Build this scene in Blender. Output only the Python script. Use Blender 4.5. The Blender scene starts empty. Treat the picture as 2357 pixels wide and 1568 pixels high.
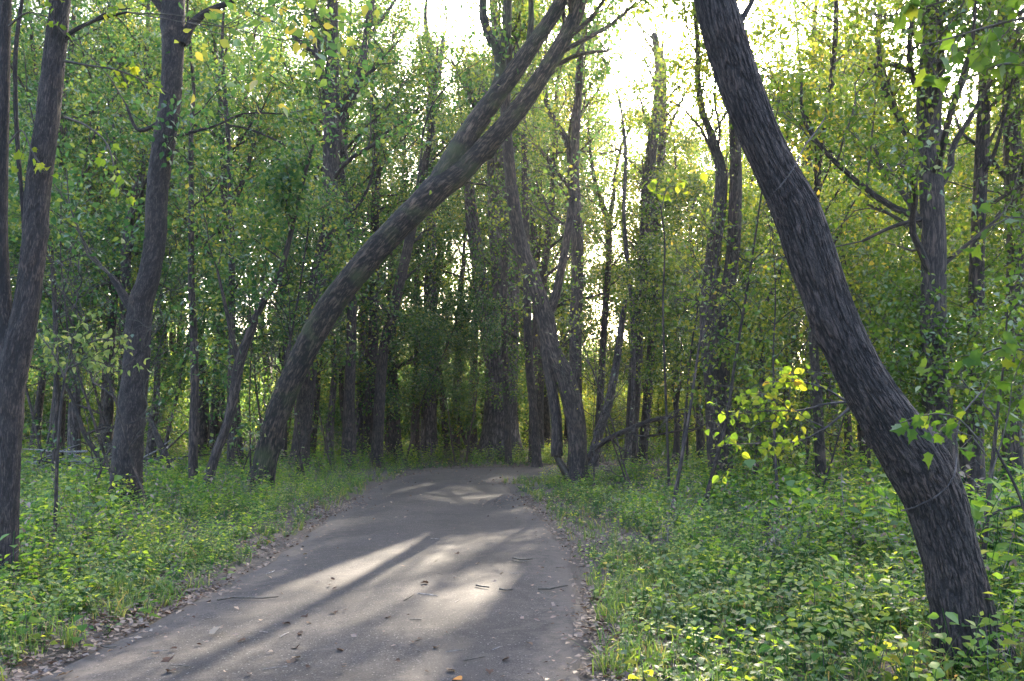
import bpy, math, random
import numpy as np
from mathutils import Vector, Matrix, Euler

C = bpy.context.scene
COL = C.collection
PI = math.pi

# ------------------------------------------------------------------ camera
F = 887.0                       # focal length in pixels of a 1024 px wide frame
CAM_H = 1.6
PITCH = math.atan(84.5 / F)
K = 1024.0 / 2357.0             # picture survey units -> 1024 px frame
cam = bpy.data.cameras.new('camera'); co = bpy.data.objects.new('camera', cam); COL.objects.link(co)
cam.sensor_width = 36.0; cam.lens = 36.0 * F / 1024.0
cam.clip_start = 0.05; cam.clip_end = 2000
co.location = (0, 0, CAM_H); co.rotation_euler = (PI / 2 + PITCH, 0, 0)
C.camera = co

def ray(px, py):
    u = (px * K - 512.0) / F; w = (340.5 - py * K) / F
    return np.array([u, math.cos(PITCH) - math.sin(PITCH) * w, math.sin(PITCH) + math.cos(PITCH) * w])
def P(px, py, d):               # the point seen there, d metres ahead
    r = ray(px, py); return np.array([0, 0, CAM_H]) + r * (d / r[1])
def G(px, py):                  # the ground point seen there
    r = ray(px, py); return np.array([0, 0, CAM_H]) + r * (-CAM_H / r[2])

# ------------------------------------------------------------------ sky, sun, exposure
S = ray(1590, 30); S = S / np.linalg.norm(S)
SUN_EL = math.asin(S[2]); SUN_AZ = math.atan2(S[0], S[1])
wd = bpy.data.worlds.new('World'); C.world = wd; wd.use_nodes = True
nt = wd.node_tree; nt.nodes.clear()
sky = nt.nodes.new('ShaderNodeTexSky'); sky.sky_type = 'NISHITA'; sky.sun_disc = False
sky.sun_elevation = SUN_EL; sky.sun_rotation = SUN_AZ
sky.air_density = 1.0; sky.dust_density = 4.5; sky.ozone_density = 1.0
bg = nt.nodes.new('ShaderNodeBackground'); bg.inputs['Strength'].default_value = 0.15
wo = nt.nodes.new('ShaderNodeOutputWorld')
nt.links.new(sky.outputs[0], bg.inputs[0]); nt.links.new(bg.outputs[0], wo.inputs[0])
sl = bpy.data.lights.new('sun', 'SUN'); so = bpy.data.objects.new('sun', sl); COL.objects.link(so)
sl.energy = 3.0; sl.angle = math.radians(0.5); sl.color = (1.0, 0.87, 0.68)
so.rotation_euler = Vector(S).to_track_quat('Z', 'Y').to_euler(); so.location = (10, 40, 40)
C.view_settings.view_transform = 'Standard'; C.view_settings.look = 'None'
C.view_settings.gamma = 1.0; C.view_settings.use_curve_mapping = False
C.view_settings.exposure = 3.4
C.render.engine = 'CYCLES'
cy = C.cycles
cy.max_bounces = 7; cy.diffuse_bounces = 4; cy.glossy_bounces = 2; cy.transmission_bounces = 5
cy.transparent_max_bounces = 8; cy.volume_bounces = 0
cy.caustics_reflective = False; cy.caustics_refractive = False
cy.use_denoising = True
try: cy.denoiser = 'OPENIMAGEDENOISE'; cy.denoising_input_passes = 'RGB_ALBEDO_NORMAL'; cy.denoising_prefilter = 'ACCURATE'
except Exception: pass
cy.sample_clamp_indirect = 6.0
HAZE = 0.00026

# ------------------------------------------------------------------ small helpers
def rngf(seed): return np.random.default_rng(seed)
_perm = rngf(7).random(4096)
def vnoise(p):
    p = np.asarray(p, float); i = np.floor(p).astype(np.int64); f = p - i; f = f * f * (3 - 2 * f)
    def h(a, b, c): return _perm[(a * 73856093 ^ b * 19349663 ^ c * 83492791) & 4095]
    x, y, z = i[..., 0], i[..., 1], i[..., 2]; fx, fy, fz = f[..., 0], f[..., 1], f[..., 2]
    def L(a, b, t): return a + (b - a) * t
    return L(L(L(h(x, y, z), h(x + 1, y, z), fx), L(h(x, y + 1, z), h(x + 1, y + 1, z), fx), fy),
             L(L(h(x, y, z + 1), h(x + 1, y, z + 1), fx), L(h(x, y + 1, z + 1), h(x + 1, y + 1, z + 1), fx), fy), fz)
def fbm(p, n=4):
    p = np.asarray(p, float); s = 0; a = 0.5
    for k in range(n): s = s + a * vnoise(p * 2 ** k + 17.3 * k); a *= 0.5
    return s / (1 - 0.5 ** n)
def smooth(a, b, x): t = np.clip((np.asarray(x) - a) / (b - a), 0, 1); return t * t * (3 - 2 * t)
def unit(v): v = np.asarray(v, float); return v / (np.linalg.norm(v) + 1e-9)

def mk(name, verts, faces_list, mats, parent=None, attrs=None, mat_idx=None, shade=True):
    """one mesh object; faces_list: list of int arrays (m,3) or (m,4)"""
    me = bpy.data.meshes.new(name)
    me_fill(me, verts, faces_list, attrs, mat_idx, shade)
    for m in (mats if isinstance(mats, (list, tuple)) else [mats]): me.materials.append(m)
    return link(name, me, parent)
def me_fill(me, verts, faces_list, attrs=None, mat_idx=None, shade=True):
    verts = np.asarray(verts, np.float32)
    faces_list = [np.asarray(f, np.int32) for f in faces_list if len(f)]
    loops = np.concatenate([f.ravel() for f in faces_list])
    tot = np.concatenate([np.full(len(f), f.shape[1], np.int32) for f in faces_list])
    st = np.concatenate([[0], np.cumsum(tot)[:-1]]).astype(np.int32)
    me.vertices.add(len(verts)); me.vertices.foreach_set('co', verts.ravel())
    me.loops.add(len(loops)); me.loops.foreach_set('vertex_index', loops)
    me.polygons.add(len(tot)); me.polygons.foreach_set('loop_start', st)
    try: me.polygons.foreach_set('loop_total', tot)
    except Exception: pass
    if mat_idx is not None: me.polygons.foreach_set('material_index', np.asarray(mat_idx, np.int32))
    me.update(calc_edges=True); me.validate()
    me.polygons.foreach_set('use_smooth', np.full(len(me.polygons), shade))
    for n, (t, arr) in (attrs or {}).items():
        a = me.attributes.new(n, t, 'POINT')
        a.data.foreach_set('vector' if t == 'FLOAT_VECTOR' else 'value', np.asarray(arr, np.float32).ravel())
def link(name, data, parent=None):
    o = bpy.data.objects.new(name, data); COL.objects.link(o)
    if parent is not None: o.parent = parent
    return o
def tag(o, label=None, cat=None, group=None, kind=None):
    if label: o['label'] = label
    if cat: o['category'] = cat
    if group: o['group'] = group
    if kind: o['kind'] = kind
    return o
def thing(name, label, cat, loc, group=None):
    o = link(name, None); o.location = Vector([float(a) for a in loc]); o.empty_display_size = 0.2
    return tag(o, label, cat, group)
def copy_tree(o, parent=None):
    c = o.copy(); COL.objects.link(c)
    if parent is not None: c.parent = parent
    for ch in list(o.children): copy_tree(ch, c)
    return c

# ------------------------------------------------------------------ materials
def mat(name):
    m = bpy.data.materials.new(name); m.use_nodes = True; m.node_tree.nodes.clear()
    return m, m.node_tree.nodes, m.node_tree.links
def ramp(N, pts):
    r = N.new('ShaderNodeValToRGB'); e = r.color_ramp.elements
    e[0].position, e[0].color = pts[0][0], (*pts[0][1], 1); e[1].position, e[1].color = pts[-1][0], (*pts[-1][1], 1)
    for p, c in pts[1:-1]: k = e.new(p); k.color = (*c, 1)
    return r
def mth(N, L, op, a, b=None):
    m = N.new('ShaderNodeMath'); m.operation = op
    for i, v in enumerate((a, b)):
        if v is None: continue
        if isinstance(v, (int, float)): m.inputs[i].default_value = v
        else: L.new(v, m.inputs[i])
    return m.outputs[0]

def leaf_mat(name, cols, trans, gloss=0.10, tmix=0.5, objvar=0.25):
    """leaf colours run along cols; the light through the blade takes the colour trans"""
    m, N, L = mat(name)
    at = N.new('ShaderNodeAttribute'); at.attribute_name = 'rnd'
    oi = N.new('ShaderNodeObjectInfo')
    v = mth(N, L, 'ADD', at.outputs['Fac'], mth(N, L, 'MULTIPLY', mth(N, L, 'SUBTRACT', oi.outputs['Random'], 0.5), objvar))
    ge = N.new('ShaderNodeNewGeometry'); pn = N.new('ShaderNodeTexNoise'); pn.inputs['Scale'].default_value = 0.55; pn.inputs['Detail'].default_value = 3
    L.new(ge.outputs['Position'], pn.inputs['Vector']); v = mth(N, L, 'ADD', v, mth(N, L, 'MULTIPLY', mth(N, L, 'SUBTRACT', pn.outputs['Fac'], 0.5), 0.9))
    r = ramp(N, cols); L.new(v, r.inputs[0])
    mx = N.new('ShaderNodeMix'); mx.data_type = 'RGBA'; mx.blend_type = 'MULTIPLY'; mx.inputs[0].default_value = 1
    L.new(r.outputs[0], mx.inputs[6]); mx.inputs[7].default_value = (*trans, 1)
    d = N.new('ShaderNodeBsdfDiffuse'); L.new(r.outputs[0], d.inputs[0])
    t = N.new('ShaderNodeBsdfTranslucent'); L.new(mx.outputs[2], t.inputs[0])
    s = N.new('ShaderNodeMixShader'); s.inputs[0].default_value = tmix
    L.new(d.outputs[0], s.inputs[1]); L.new(t.outputs[0], s.inputs[2])
    g = N.new('ShaderNodeBsdfGlossy'); g.inputs['Roughness'].default_value = 0.5
    lw = N.new('ShaderNodeLayerWeight'); lw.inputs[0].default_value = 0.25
    s2 = N.new('ShaderNodeMixShader'); L.new(mth(N, L, 'MULTIPLY', lw.outputs['Fresnel'], gloss), s2.inputs[0])
    L.new(s.outputs[0], s2.inputs[1]); L.new(g.outputs[0], s2.inputs[2])
    o = N.new('ShaderNodeOutputMaterial'); L.new(s2.outputs[0], o.inputs[0])
    return m

def bark_mat(name, dark, light, scale=1.0, bump=0.6, moss=0.0):
    m, N, L = mat(name)
    at = N.new('ShaderNodeAttribute'); at.attribute_name = 'bark'
    mp = N.new('ShaderNodeMapping'); mp.inputs['Scale'].default_value = (1.5 * scale, 1.5 * scale, 0.24 * scale); L.new(at.outputs['Vector'], mp.inputs[0])
    n1 = N.new('ShaderNodeTexNoise'); n1.inputs['Scale'].default_value = 26; n1.inputs['Detail'].default_value = 7; n1.inputs['Roughness'].default_value = 0.62
    n1.inputs['Distortion'].default_value = 0.15
    L.new(mp.outputs[0], n1.inputs['Vector'])
    rid = mth(N, L, 'MULTIPLY', mth(N, L, 'ABSOLUTE', mth(N, L, 'SUBTRACT', n1.outputs['Fac'], 0.5)), 5.0)
    n2 = N.new('ShaderNodeTexNoise'); n2.inputs['Scale'].default_value = 3.2; n2.inputs['Detail'].default_value = 5; L.new(at.outputs['Vector'], n2.inputs['Vector'])
    n3 = N.new('ShaderNodeTexNoise'); n3.inputs['Scale'].default_value = 90; n3.inputs['Detail'].default_value = 3; L.new(at.outputs['Vector'], n3.inputs['Vector'])
    f = mth(N, L, 'ADD', mth(N, L, 'MULTIPLY', rid, 0.75), mth(N, L, 'MULTIPLY', n3.outputs['Fac'], 0.3))
    fa = N.new('ShaderNodeAttribute'); fa.attribute_name = 'furrow'; f = mth(N, L, 'SUBTRACT', f, mth(N, L, 'MULTIPLY', fa.outputs['Fac'], 0.34))  # furrows coloured darker for the shade inside them, besides dirt and wood tone
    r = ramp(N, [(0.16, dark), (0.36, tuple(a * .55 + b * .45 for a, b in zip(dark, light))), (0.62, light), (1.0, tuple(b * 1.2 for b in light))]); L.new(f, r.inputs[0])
    t = ramp(N, [(0.3, (0.72, 0.66, 0.70)), (0.5, (1, 1, 1)), (0.72, (1.25, 1.12, 1.0))]); L.new(n2.outputs['Fac'], t.inputs[0])
    mx = N.new('ShaderNodeMix'); mx.data_type = 'RGBA'; mx.blend_type = 'MULTIPLY'; mx.inputs[0].default_value = 1
    L.new(r.outputs[0], mx.inputs[6]); L.new(t.outputs[0], mx.inputs[7])
    outc = mx.outputs[2]
    if moss:
        n4 = N.new('ShaderNodeTexNoise'); n4.inputs['Scale'].default_value = 1.7; n4.inputs['Detail'].default_value = 6; L.new(at.outputs['Vector'], n4.inputs['Vector'])
        mk_ = ramp(N, [(0.52, (0, 0, 0)), (0.68, (moss, moss, moss))]); L.new(n4.outputs['Fac'], mk_.inputs[0])
        m2 = N.new('ShaderNodeMix'); m2.data_type = 'RGBA'; L.new(mk_.outputs[0], m2.inputs[0]); L.new(outc, m2.inputs[6]); m2.inputs[7].default_value = (0.055, 0.065, 0.022, 1)
        outc = m2.outputs[2]
    b = N.new('ShaderNodeBump'); b.inputs['Strength'].default_value = bump; b.inputs['Distance'].default_value = 0.035; L.new(f, b.inputs['Height'])
    p = N.new('ShaderNodeBsdfPrincipled'); p.inputs['Roughness'].default_value = 0.82
    L.new(outc, p.inputs['Base Color']); L.new(b.outputs[0], p.inputs['Normal'])
    o = N.new('ShaderNodeOutputMaterial'); L.new(p.outputs[0], o.inputs[0])
    return m

GREENS = [(0.0, (0.024, 0.062, 0.030)), (0.35, (0.050, 0.105, 0.040)), (0.65, (0.095, 0.140, 0.038)), (0.9, (0.17, 0.19, 0.045)), (1.0, (0.21, 0.19, 0.05))]
OLIVES = [(0.0, (0.030, 0.065, 0.022)), (0.35, (0.070, 0.112, 0.030)), (0.65, (0.125, 0.155, 0.034)), (0.9, (0.20, 0.205, 0.04)), (1.0, (0.25, 0.20, 0.05))]
NETTLE = [(0.0, (0.032, 0.095, 0.034)), (0.35, (0.080, 0.155, 0.032)), (0.7, (0.145, 0.21, 0.036)), (1.0, (0.26, 0.27, 0.06))]
LOWS = [(0.0, (0.036, 0.085, 0.032)), (0.45, (0.080, 0.13, 0.038)), (0.75, (0.14, 0.17, 0.052)), (0.92, (0.24, 0.22, 0.09)), (1.0, (0.22, 0.14, 0.08))]
YELLOWS = [(0.0, (0.075, 0.13, 0.03)), (0.5, (0.14, 0.195, 0.035)), (0.9, (0.27, 0.26, 0.045)), (1.0, (0.32, 0.20, 0.05))]
DARKS = [(0.0, (0.04, 0.08, 0.025)), (0.6, (0.075, 0.125, 0.03)), (1.0, (0.16, 0.17, 0.035))]
M_LEAF = leaf_mat('leaf_green', GREENS, (2.7, 2.5, 1.35))
M_OLIVE = leaf_mat('leaf_olive', OLIVES, (2.7, 2.5, 1.2))
M_NETTLE = leaf_mat('leaf_nettle', NETTLE, (3.3, 3.0, 1.3), gloss=0.05)
M_LOW = leaf_mat('leaf_low', LOWS, (2.3, 2.2, 1.2), gloss=0.045)
M_YEL = leaf_mat('leaf_yellow', YELLOWS, (1.7, 1.6, 0.6), gloss=0.08, tmix=0.55)
M_DLEAF = leaf_mat('leaf_deep', DARKS, (2.1, 2.0, 0.7), gloss=0.1)
M_LITTER = leaf_mat('leaf_dry', [(0.0, (0.06, 0.04, 0.035)), (0.35, (0.14, 0.098, 0.082)), (0.7, (0.20, 0.14, 0.105)), (1.0, (0.28, 0.215, 0.165))], (1.0, 0.8, 0.6), gloss=0.06, tmix=0.2)
M_BARK = bark_mat('bark_dark', (0.009, 0.0065, 0.0065), (0.088, 0.062, 0.055), 0.5, 1.0)
M_BARKD = bark_mat('bark_near', (0.013, 0.009, 0.0095), (0.088, 0.061, 0.057), 1.5, 1.0)
M_BARKM = bark_mat('bark_mossy', (0.006, 0.0045, 0.004), (0.105, 0.072, 0.058), 0.5, 1.0, moss=0.6)
M_BARKP = bark_mat('bark_pale', (0.018, 0.014, 0.015), (0.15, 0.122, 0.122), 0.4, 1.0)
M_TWIG = bark_mat('bark_twig', (0.030, 0.024, 0.020), (0.10, 0.083, 0.068), 2.0, 0.3)
M_DEAD = bark_mat('dead_wood', (0.11, 0.10, 0.10), (0.34, 0.32, 0.32), 1.5, 0.5)

# ------------------------------------------------------------------ tubes, leaves, growth
def spline(ctrl, step):
    """Catmull-Rom through rows (x,y,z,r), resampled about every step metres"""
    c = np.asarray(ctrl, float); n = len(c)
    if n == 2: c = np.array([c[0], (c[0] + c[1]) / 2, c[1]]); n = 3
    s = np.concatenate([[0], np.cumsum(np.linalg.norm(np.diff(c[:, :3], axis=0), axis=1) + 1e-6)])
    m = np.zeros_like(c)
    m[1:-1] = (c[2:] - c[:-2]) / (s[2:] - s[:-2])[:, None]
    m[0] = (c[1] - c[0]) / (s[1] - s[0]); m[-1] = (c[-1] - c[-2]) / (s[-1] - s[-2])
    k = max(3, int(s[-1] / step) + 1); t = np.linspace(0, s[-1], k)
    i = np.clip(np.searchsorted(s, t, 'right') - 1, 0, n - 2); h = (s[i + 1] - s[i])[:, None]; u = ((t - s[i]) / h[:, 0])[:, None]
    return (2*u**3-3*u**2+1)*c[i] + (u**3-2*u**2+u)*h*m[i] + (-2*u**3+3*u**2)*c[i+1] + (u**3-u**2)*h*m[i+1]

class Buf:
    """collects wood (material 0) and leaves (material 1) of one mesh"""
    def __init__(s): s.v = []; s.q = []; s.t = []; s.b = []; s.r = []; s.n = 0; s.tm = []; s.qm = []; s.fu = {}
    def tube(s, pts, sides, mi=0, lump=0.0, seed=0.0, cap=True, furrow=0.0, knots=0, ffreq=34.0):
        p = pts[:, :3]; rad = pts[:, 3]; k = len(p)
        tan = np.gradient(p, axis=0); tan /= np.linalg.norm(tan, axis=1)[:, None] + 1e-9
        ref = np.array([0.13, -1.0, 0.21]) if abs(tan[0][1]) < 0.85 else np.array([1.0, 0.1, 0.2])
        a = np.cross(tan, ref); bad = np.linalg.norm(a, axis=1) < 1e-3; a[bad] = np.array([1, 0, 0])
        a /= np.linalg.norm(a, axis=1)[:, None]; b = np.cross(tan, a)
        th = np.arange(sides) * 2 * PI / sides
        ct, st = np.cos(th)[None, :, None], np.sin(th)[None, :, None]
        L = np.concatenate([[0], np.cumsum(np.linalg.norm(np.diff(p, axis=0), axis=1))])
        rr = np.repeat(rad[:, None], sides, 1)
        r0 = float(np.median(rad))
        bk = np.stack([np.broadcast_to(np.cos(th)[None] * r0, rr.shape), np.broadcast_to(np.sin(th)[None] * r0, rr.shape), np.broadcast_to(L[:, None], rr.shape)], -1) + seed * 7.31
        if lump:
            q = bk * np.array([1.6 / r0 * 0.5, 1.6 / r0 * 0.5, 0.55 / r0 * 0.5])
            rr = rr * (1 + lump * (fbm(q, 3) - 0.5) * 2)
        if knots:
            kr = rngf(int(abs(seed) * 13) + 5)
            for _ in range(knots):
                t0_, l0 = kr.uniform(0, 2 * PI), kr.uniform(0.03, 0.9) * L[-1]; w0 = r0 * kr.uniform(.25, .6)
                da = (th[None] - t0_ + PI) % (2 * PI) - PI
                g_ = np.exp(-((da * r0 / w0) ** 2 + ((L[:, None] - l0) / (w0 * 1.3)) ** 2))
                rr = rr * (1 + kr.uniform(.10, .24) * g_ - .12 * np.exp(-((da * r0 / w0) ** 2 + ((L[:, None] - l0) / w0) ** 2) * 9))
            ph = kr.uniform(0, 6.28); nl_ = kr.integers(4, 7)
            rr = rr * (1 + np.exp(-L[:, None] / (r0 * 2.0)) * (.30 + .22 * np.sin(nl_ * th[None] + ph) + .1 * np.sin((nl_ + 3) * th[None] + 2 * ph)))
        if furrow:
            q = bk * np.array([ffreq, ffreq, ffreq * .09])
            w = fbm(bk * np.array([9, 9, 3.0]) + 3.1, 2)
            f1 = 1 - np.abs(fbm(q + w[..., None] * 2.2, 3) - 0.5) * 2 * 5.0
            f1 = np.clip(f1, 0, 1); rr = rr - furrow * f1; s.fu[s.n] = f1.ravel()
        v = p[:, None, :] + (a[:, None, :] * ct + b[:, None, :] * st) * rr[..., None]
        idx = s.n + np.arange(k * sides).reshape(k, sides)
        A = idx[:-1]; B = idx[1:]
        q4 = np.stack([A, np.roll(A, -1, 1), np.roll(B, -1, 1), B], -1).reshape(-1, 4)
        s.v.append(v.reshape(-1, 3)); s.b.append(bk.reshape(-1, 3)); s.r.append(np.zeros(k * sides)); s.q.append(q4); s.qm.append(np.full(len(q4), mi))
        s.n += k * sides
        if cap and sides > 3:
            s.v.append(p[-1:]+tan[-1:]*rad[-1]*0.3); s.b.append(bk[-1, :1]); s.r.append(np.zeros(1))
            t3 = np.stack([idx[-1], np.roll(idx[-1], -1), np.full(sides, s.n)], -1); s.t.append(t3); s.tm.append(np.full(sides, mi)); s.n += 1
    def leaves(s, pos, dirv, nrm, size, aspect, rnd, mi=1, shape='diamond'):
        pos = np.asarray(pos); n = len(pos)
        if n == 0: return
        d = dirv / (np.linalg.norm(dirv, axis=1)[:, None] + 1e-9)
        w = np.cross(d, nrm); w /= np.linalg.norm(w, axis=1)[:, None] + 1e-9
        up = np.cross(w, d)
        size = np.asarray(size)[:, None]; hw = size * np.asarray(aspect).reshape(-1, 1) * 0.5
        if shape == 'diamond':
            T = [(0, 0, 0), (-1, .42, .28), (0, 1, -.06), (1, .42, .28)]; tri = [(0, 1, 2), (0, 2, 3)]
        else:
            T = [(0, 0, 0), (-.8, .22, .22), (-.95, .45, .30), (0, .5, 0.03), (0, 1, -.14), (.95, .45, .30), (.8, .22, .22)]
            tri = [(0, 1, 3), (1, 2, 3), (2, 4, 3), (0, 3, 6), (6, 3, 5), (5, 3, 4)]
        v = np.stack([pos + w * hw * x + d * size * y + up * hw * z for x, y, z in T], 1)
        k = len(T); base = s.n + np.arange(n)[:, None, None] * k
        t3 = (base + np.array(tri)[None]).reshape(-1, 3)
        s.v.append(v.reshape(-1, 3)); s.b.append(np.zeros((n * k, 3))); s.r.append(np.repeat(rnd, k)); s.t.append(t3); s.tm.append(np.full(len(t3), mi)); s.n += n * k
    def mesh(s, name, mats, shade=True):
        me = bpy.data.meshes.new(name)
        q = np.concatenate(s.q) if s.q else np.zeros((0, 4), int); t = np.concatenate(s.t) if s.t else np.zeros((0, 3), int)
        mi = np.concatenate(s.qm + s.tm); fu = np.zeros(s.n)
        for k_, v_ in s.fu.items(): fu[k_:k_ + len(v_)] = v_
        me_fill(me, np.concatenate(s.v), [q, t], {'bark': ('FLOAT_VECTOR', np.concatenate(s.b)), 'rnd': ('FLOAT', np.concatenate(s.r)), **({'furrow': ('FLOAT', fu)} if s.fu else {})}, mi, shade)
        for m in mats: me.materials.append(m)
        return me
    def obj(s, name, mats, parent=None): return link(name, s.mesh(name, mats), parent)

def rotdir(rng, d, ang):
    d = unit(d); r = unit(np.cross(d, rng.normal(size=3))); return unit(d * math.cos(ang) + r * math.sin(ang))
def path_from(rng, p, d, L, r0, r1, n=5, wob=0.18, trop=0.10):
    pts = [np.append(p, r0)]; d = unit(d); p = np.array(p, float)
    for i in range(n):
        d = unit(d + rng.normal(size=3) * wob + np.array([0, 0, trop])); p = p + d * L / n
        pts.append(np.append(p, r0 + (r1 - r0) * (i + 1) / n))
    return np.array(pts)
def leaf_points(rng, pl, n, spread, size, buf, droop=0.35, aspect=0.62, shape='diamond', ylw=0.0):
    i = rng.random(n) ** 0.8 * (len(pl) - 1); a = np.floor(i).astype(int).clip(0, len(pl) - 2); f = (i - a)[:, None]
    pos = pl[a, :3] * (1 - f) + pl[a + 1, :3] * f
    off = rng.normal(size=(n, 3)) * spread; pos = pos + off
    dv = rng.normal(size=(n, 3)); dv[:, 2] -= droop; dv += off / (spread + 1e-6) * 0.4
    nr = rng.normal(size=(n, 3)) * 0.75; nr[:, 2] += 0.8
    rnd = np.clip(rng.beta(1.3, 2.0, n) + rng.normal() * 0.10 + ylw, 0, 1)
    buf.leaves(pos, dv, nr, size * rng.uniform(0.65, 1.35, n), np.full(n, aspect), rnd, 1, shape)
def grow(rng, wood, crown, p, d, L, r, level, o):
    """wood gets limbs, crown gets twigs and leaves"""
    pl = path_from(rng, p, d, L, r, max(r * 0.35, 0.004), 6 if level == 0 else 4, o.get('wob', 0.2), o.get('trop', 0.08) if level < 2 else -0.02)
    if level == 0: wood.tube(spline(pl, L / 10), 7, 0, cap=False, lump=0.08)
    elif level == 1: crown.tube(pl, 4, 0, cap=False)
    else: crown.tube(pl, 3, 0, cap=False)
    if level < 2:
        n = o['kids'][level]
        for k in range(n):
            t = 0.25 + 0.75 * (k + rng.random()) / n
            j = min(int(t * (len(pl) - 1)), len(pl) - 2); f = t * (len(pl) - 1) - j
            q = pl[j] * (1 - f) + pl[j + 1] * f; dd = pl[j + 1, :3] - pl[j, :3]
            grow(rng, wood, crown, q[:3], rotdir(rng, dd, rng.uniform(0.5, 1.15)), L * rng.uniform(0.42, 0.65) * (1.15 - 0.45 * t), max(q[3] * 0.55, 0.006), level + 1, o)
    if level >= 1:
        leaf_points(rng, pl, int(o['leaves'] * (1 if level == 2 else 0.6) * rng.uniform(0.6, 1.4)), o.get('spread', 0.22), o['size'], crown, o.get('droop', 0.35), o.get('aspect', 0.62), shape=o.get('shape', 'diamond'), ylw=o.get('ylw', 0))

# ------------------------------------------------------------------ the path and the ground
LEFT_E = [(55, 1568), (250, 1480), (440, 1392), (560, 1325), (690, 1242), (765, 1185), (835, 1138), (890, 1110), (945, 1094), (1020, 1080)]
RIGHT_E = [(1372, 1568), (1362, 1450), (1347, 1380), (1322, 1290), (1282, 1230), (1228, 1172), (1170, 1124), (1148, 1106), (1152, 1097), (1190, 1089)]
le = [G(*p)[:2] for p in LEFT_E]; re_ = [G(*p)[:2] for p in RIGHT_E]
le = [np.array([-3.6, -9.0]), np.array([-3.2, 0.0])] + le + [np.array([2.4, 34.6]), np.array([6.5, 38.4]), np.array([14, 41.5]), np.array([30, 44.0])]
re_ = [np.array([1.05, -9.0]), np.array([1.28, 0.0])] + re_[:-2] + [np.array([1.95, 28.6]), np.array([3.6, 32.0]), np.array([7.6, 35.2]), np.array([14.6, 38.0]), np.array([30, 40.5])]
def res2(pts, n):
    q = np.array([[*p, 0, 0] for p in pts]); s = spline(q, 0.05)[:, :2]
    return s[np.linspace(0, len(s) - 1, n).astype(int)]
NPATH = 420
LE, RE = res2(le, NPATH), res2(re_, NPATH)
jit = lambda s: np.stack([(fbm(np.stack([np.arange(NPATH) * .17 + s, np.zeros(NPATH), np.zeros(NPATH)], 1), 3) - .5) * .22, np.zeros(NPATH)], 1)
LE = LE + jit(3.0); RE = RE + jit(91.0)
def seg_dist(pts, poly):
    d = np.full(len(pts), 1e9)
    for i in range(0, len(poly) - 6, 6):
        a, b = poly[i], poly[i + 6]; ab = b - a; t = np.clip(((pts - a) @ ab) / (ab @ ab + 1e-9), 0, 1)
        d = np.minimum(d, np.linalg.norm(pts - a - t[:, None] * ab, axis=1))
    return d
POLY = np.concatenate([LE, RE[::-1]])[::3]
def inside(pts):
    x, y = pts[:, 0], pts[:, 1]; c = np.zeros(len(pts), bool); n = len(POLY)
    for i in range(n):
        x1, y1 = POLY[i]; x2, y2 = POLY[(i + 1) % n]
        m = ((y1 > y) != (y2 > y)); c ^= m & (x < (x2 - x1) * (y - y1) / (y2 - y1 + 1e-12) + x1)
    return c
def edge(pts):
    """signed distance to the nearest path edge (negative on the path) and which side"""
    pts = np.asarray(pts, float); dl = seg_dist(pts, LE); dr = seg_dist(pts, RE); d = np.minimum(dl, dr)
    return np.where(inside(pts), -d, d), dr < dl
def ground_z(pts, e=None):
    pts = np.asarray(pts, float)
    if e is None: e, _ = edge(pts)
    n = fbm(np.column_stack([pts * 0.35, np.zeros(len(pts))]), 3) - 0.5
    n2 = fbm(np.column_stack([pts * 2.1, np.ones(len(pts))]), 2) - 0.5
    return np.where(e < 0, -0.035, -0.035 + 0.05 * smooth(0, 0.35, e) + (0.28 * n + 0.07 * n2) * smooth(0.2, 4, e))

def ground_mat():
    m, N, L = mat('forest_floor')
    tc = N.new('ShaderNodeTexCoord')
    n1 = N.new('ShaderNodeTexNoise'); n1.inputs['Scale'].default_value = 0.9; n1.inputs['Detail'].default_value = 8; L.new(tc.outputs['Object'], n1.inputs['Vector'])
    n2 = N.new('ShaderNodeTexNoise'); n2.inputs['Scale'].default_value = 28; n2.inputs['Detail'].default_value = 6; L.new(tc.outputs['Object'], n2.inputs['Vector'])
    f = mth(N, L, 'ADD', mth(N, L, 'MULTIPLY', n1.outputs['Fac'], 0.5), mth(N, L, 'MULTIPLY', n2.outputs['Fac'], 0.5))
    r = ramp(N, [(0.3, (0.020, 0.015, 0.012)), (0.5, (0.050, 0.037, 0.029)), (0.7, (0.10, 0.074, 0.058))]); L.new(f, r.inputs[0])
    b = N.new('ShaderNodeBump'); b.inputs['Strength'].default_value = 0.7; b.inputs['Distance'].default_value = 0.03; L.new(n2.outputs['Fac'], b.inputs['Height'])
    p = N.new('ShaderNodeBsdfPrincipled'); p.inputs['Roughness'].default_value = 0.95; L.new(r.outputs[0], p.inputs['Base Color']); L.new(b.outputs[0], p.inputs['Normal'])
    o = N.new('ShaderNodeOutputMaterial'); L.new(p.outputs[0], o.inputs[0]); return m
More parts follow.
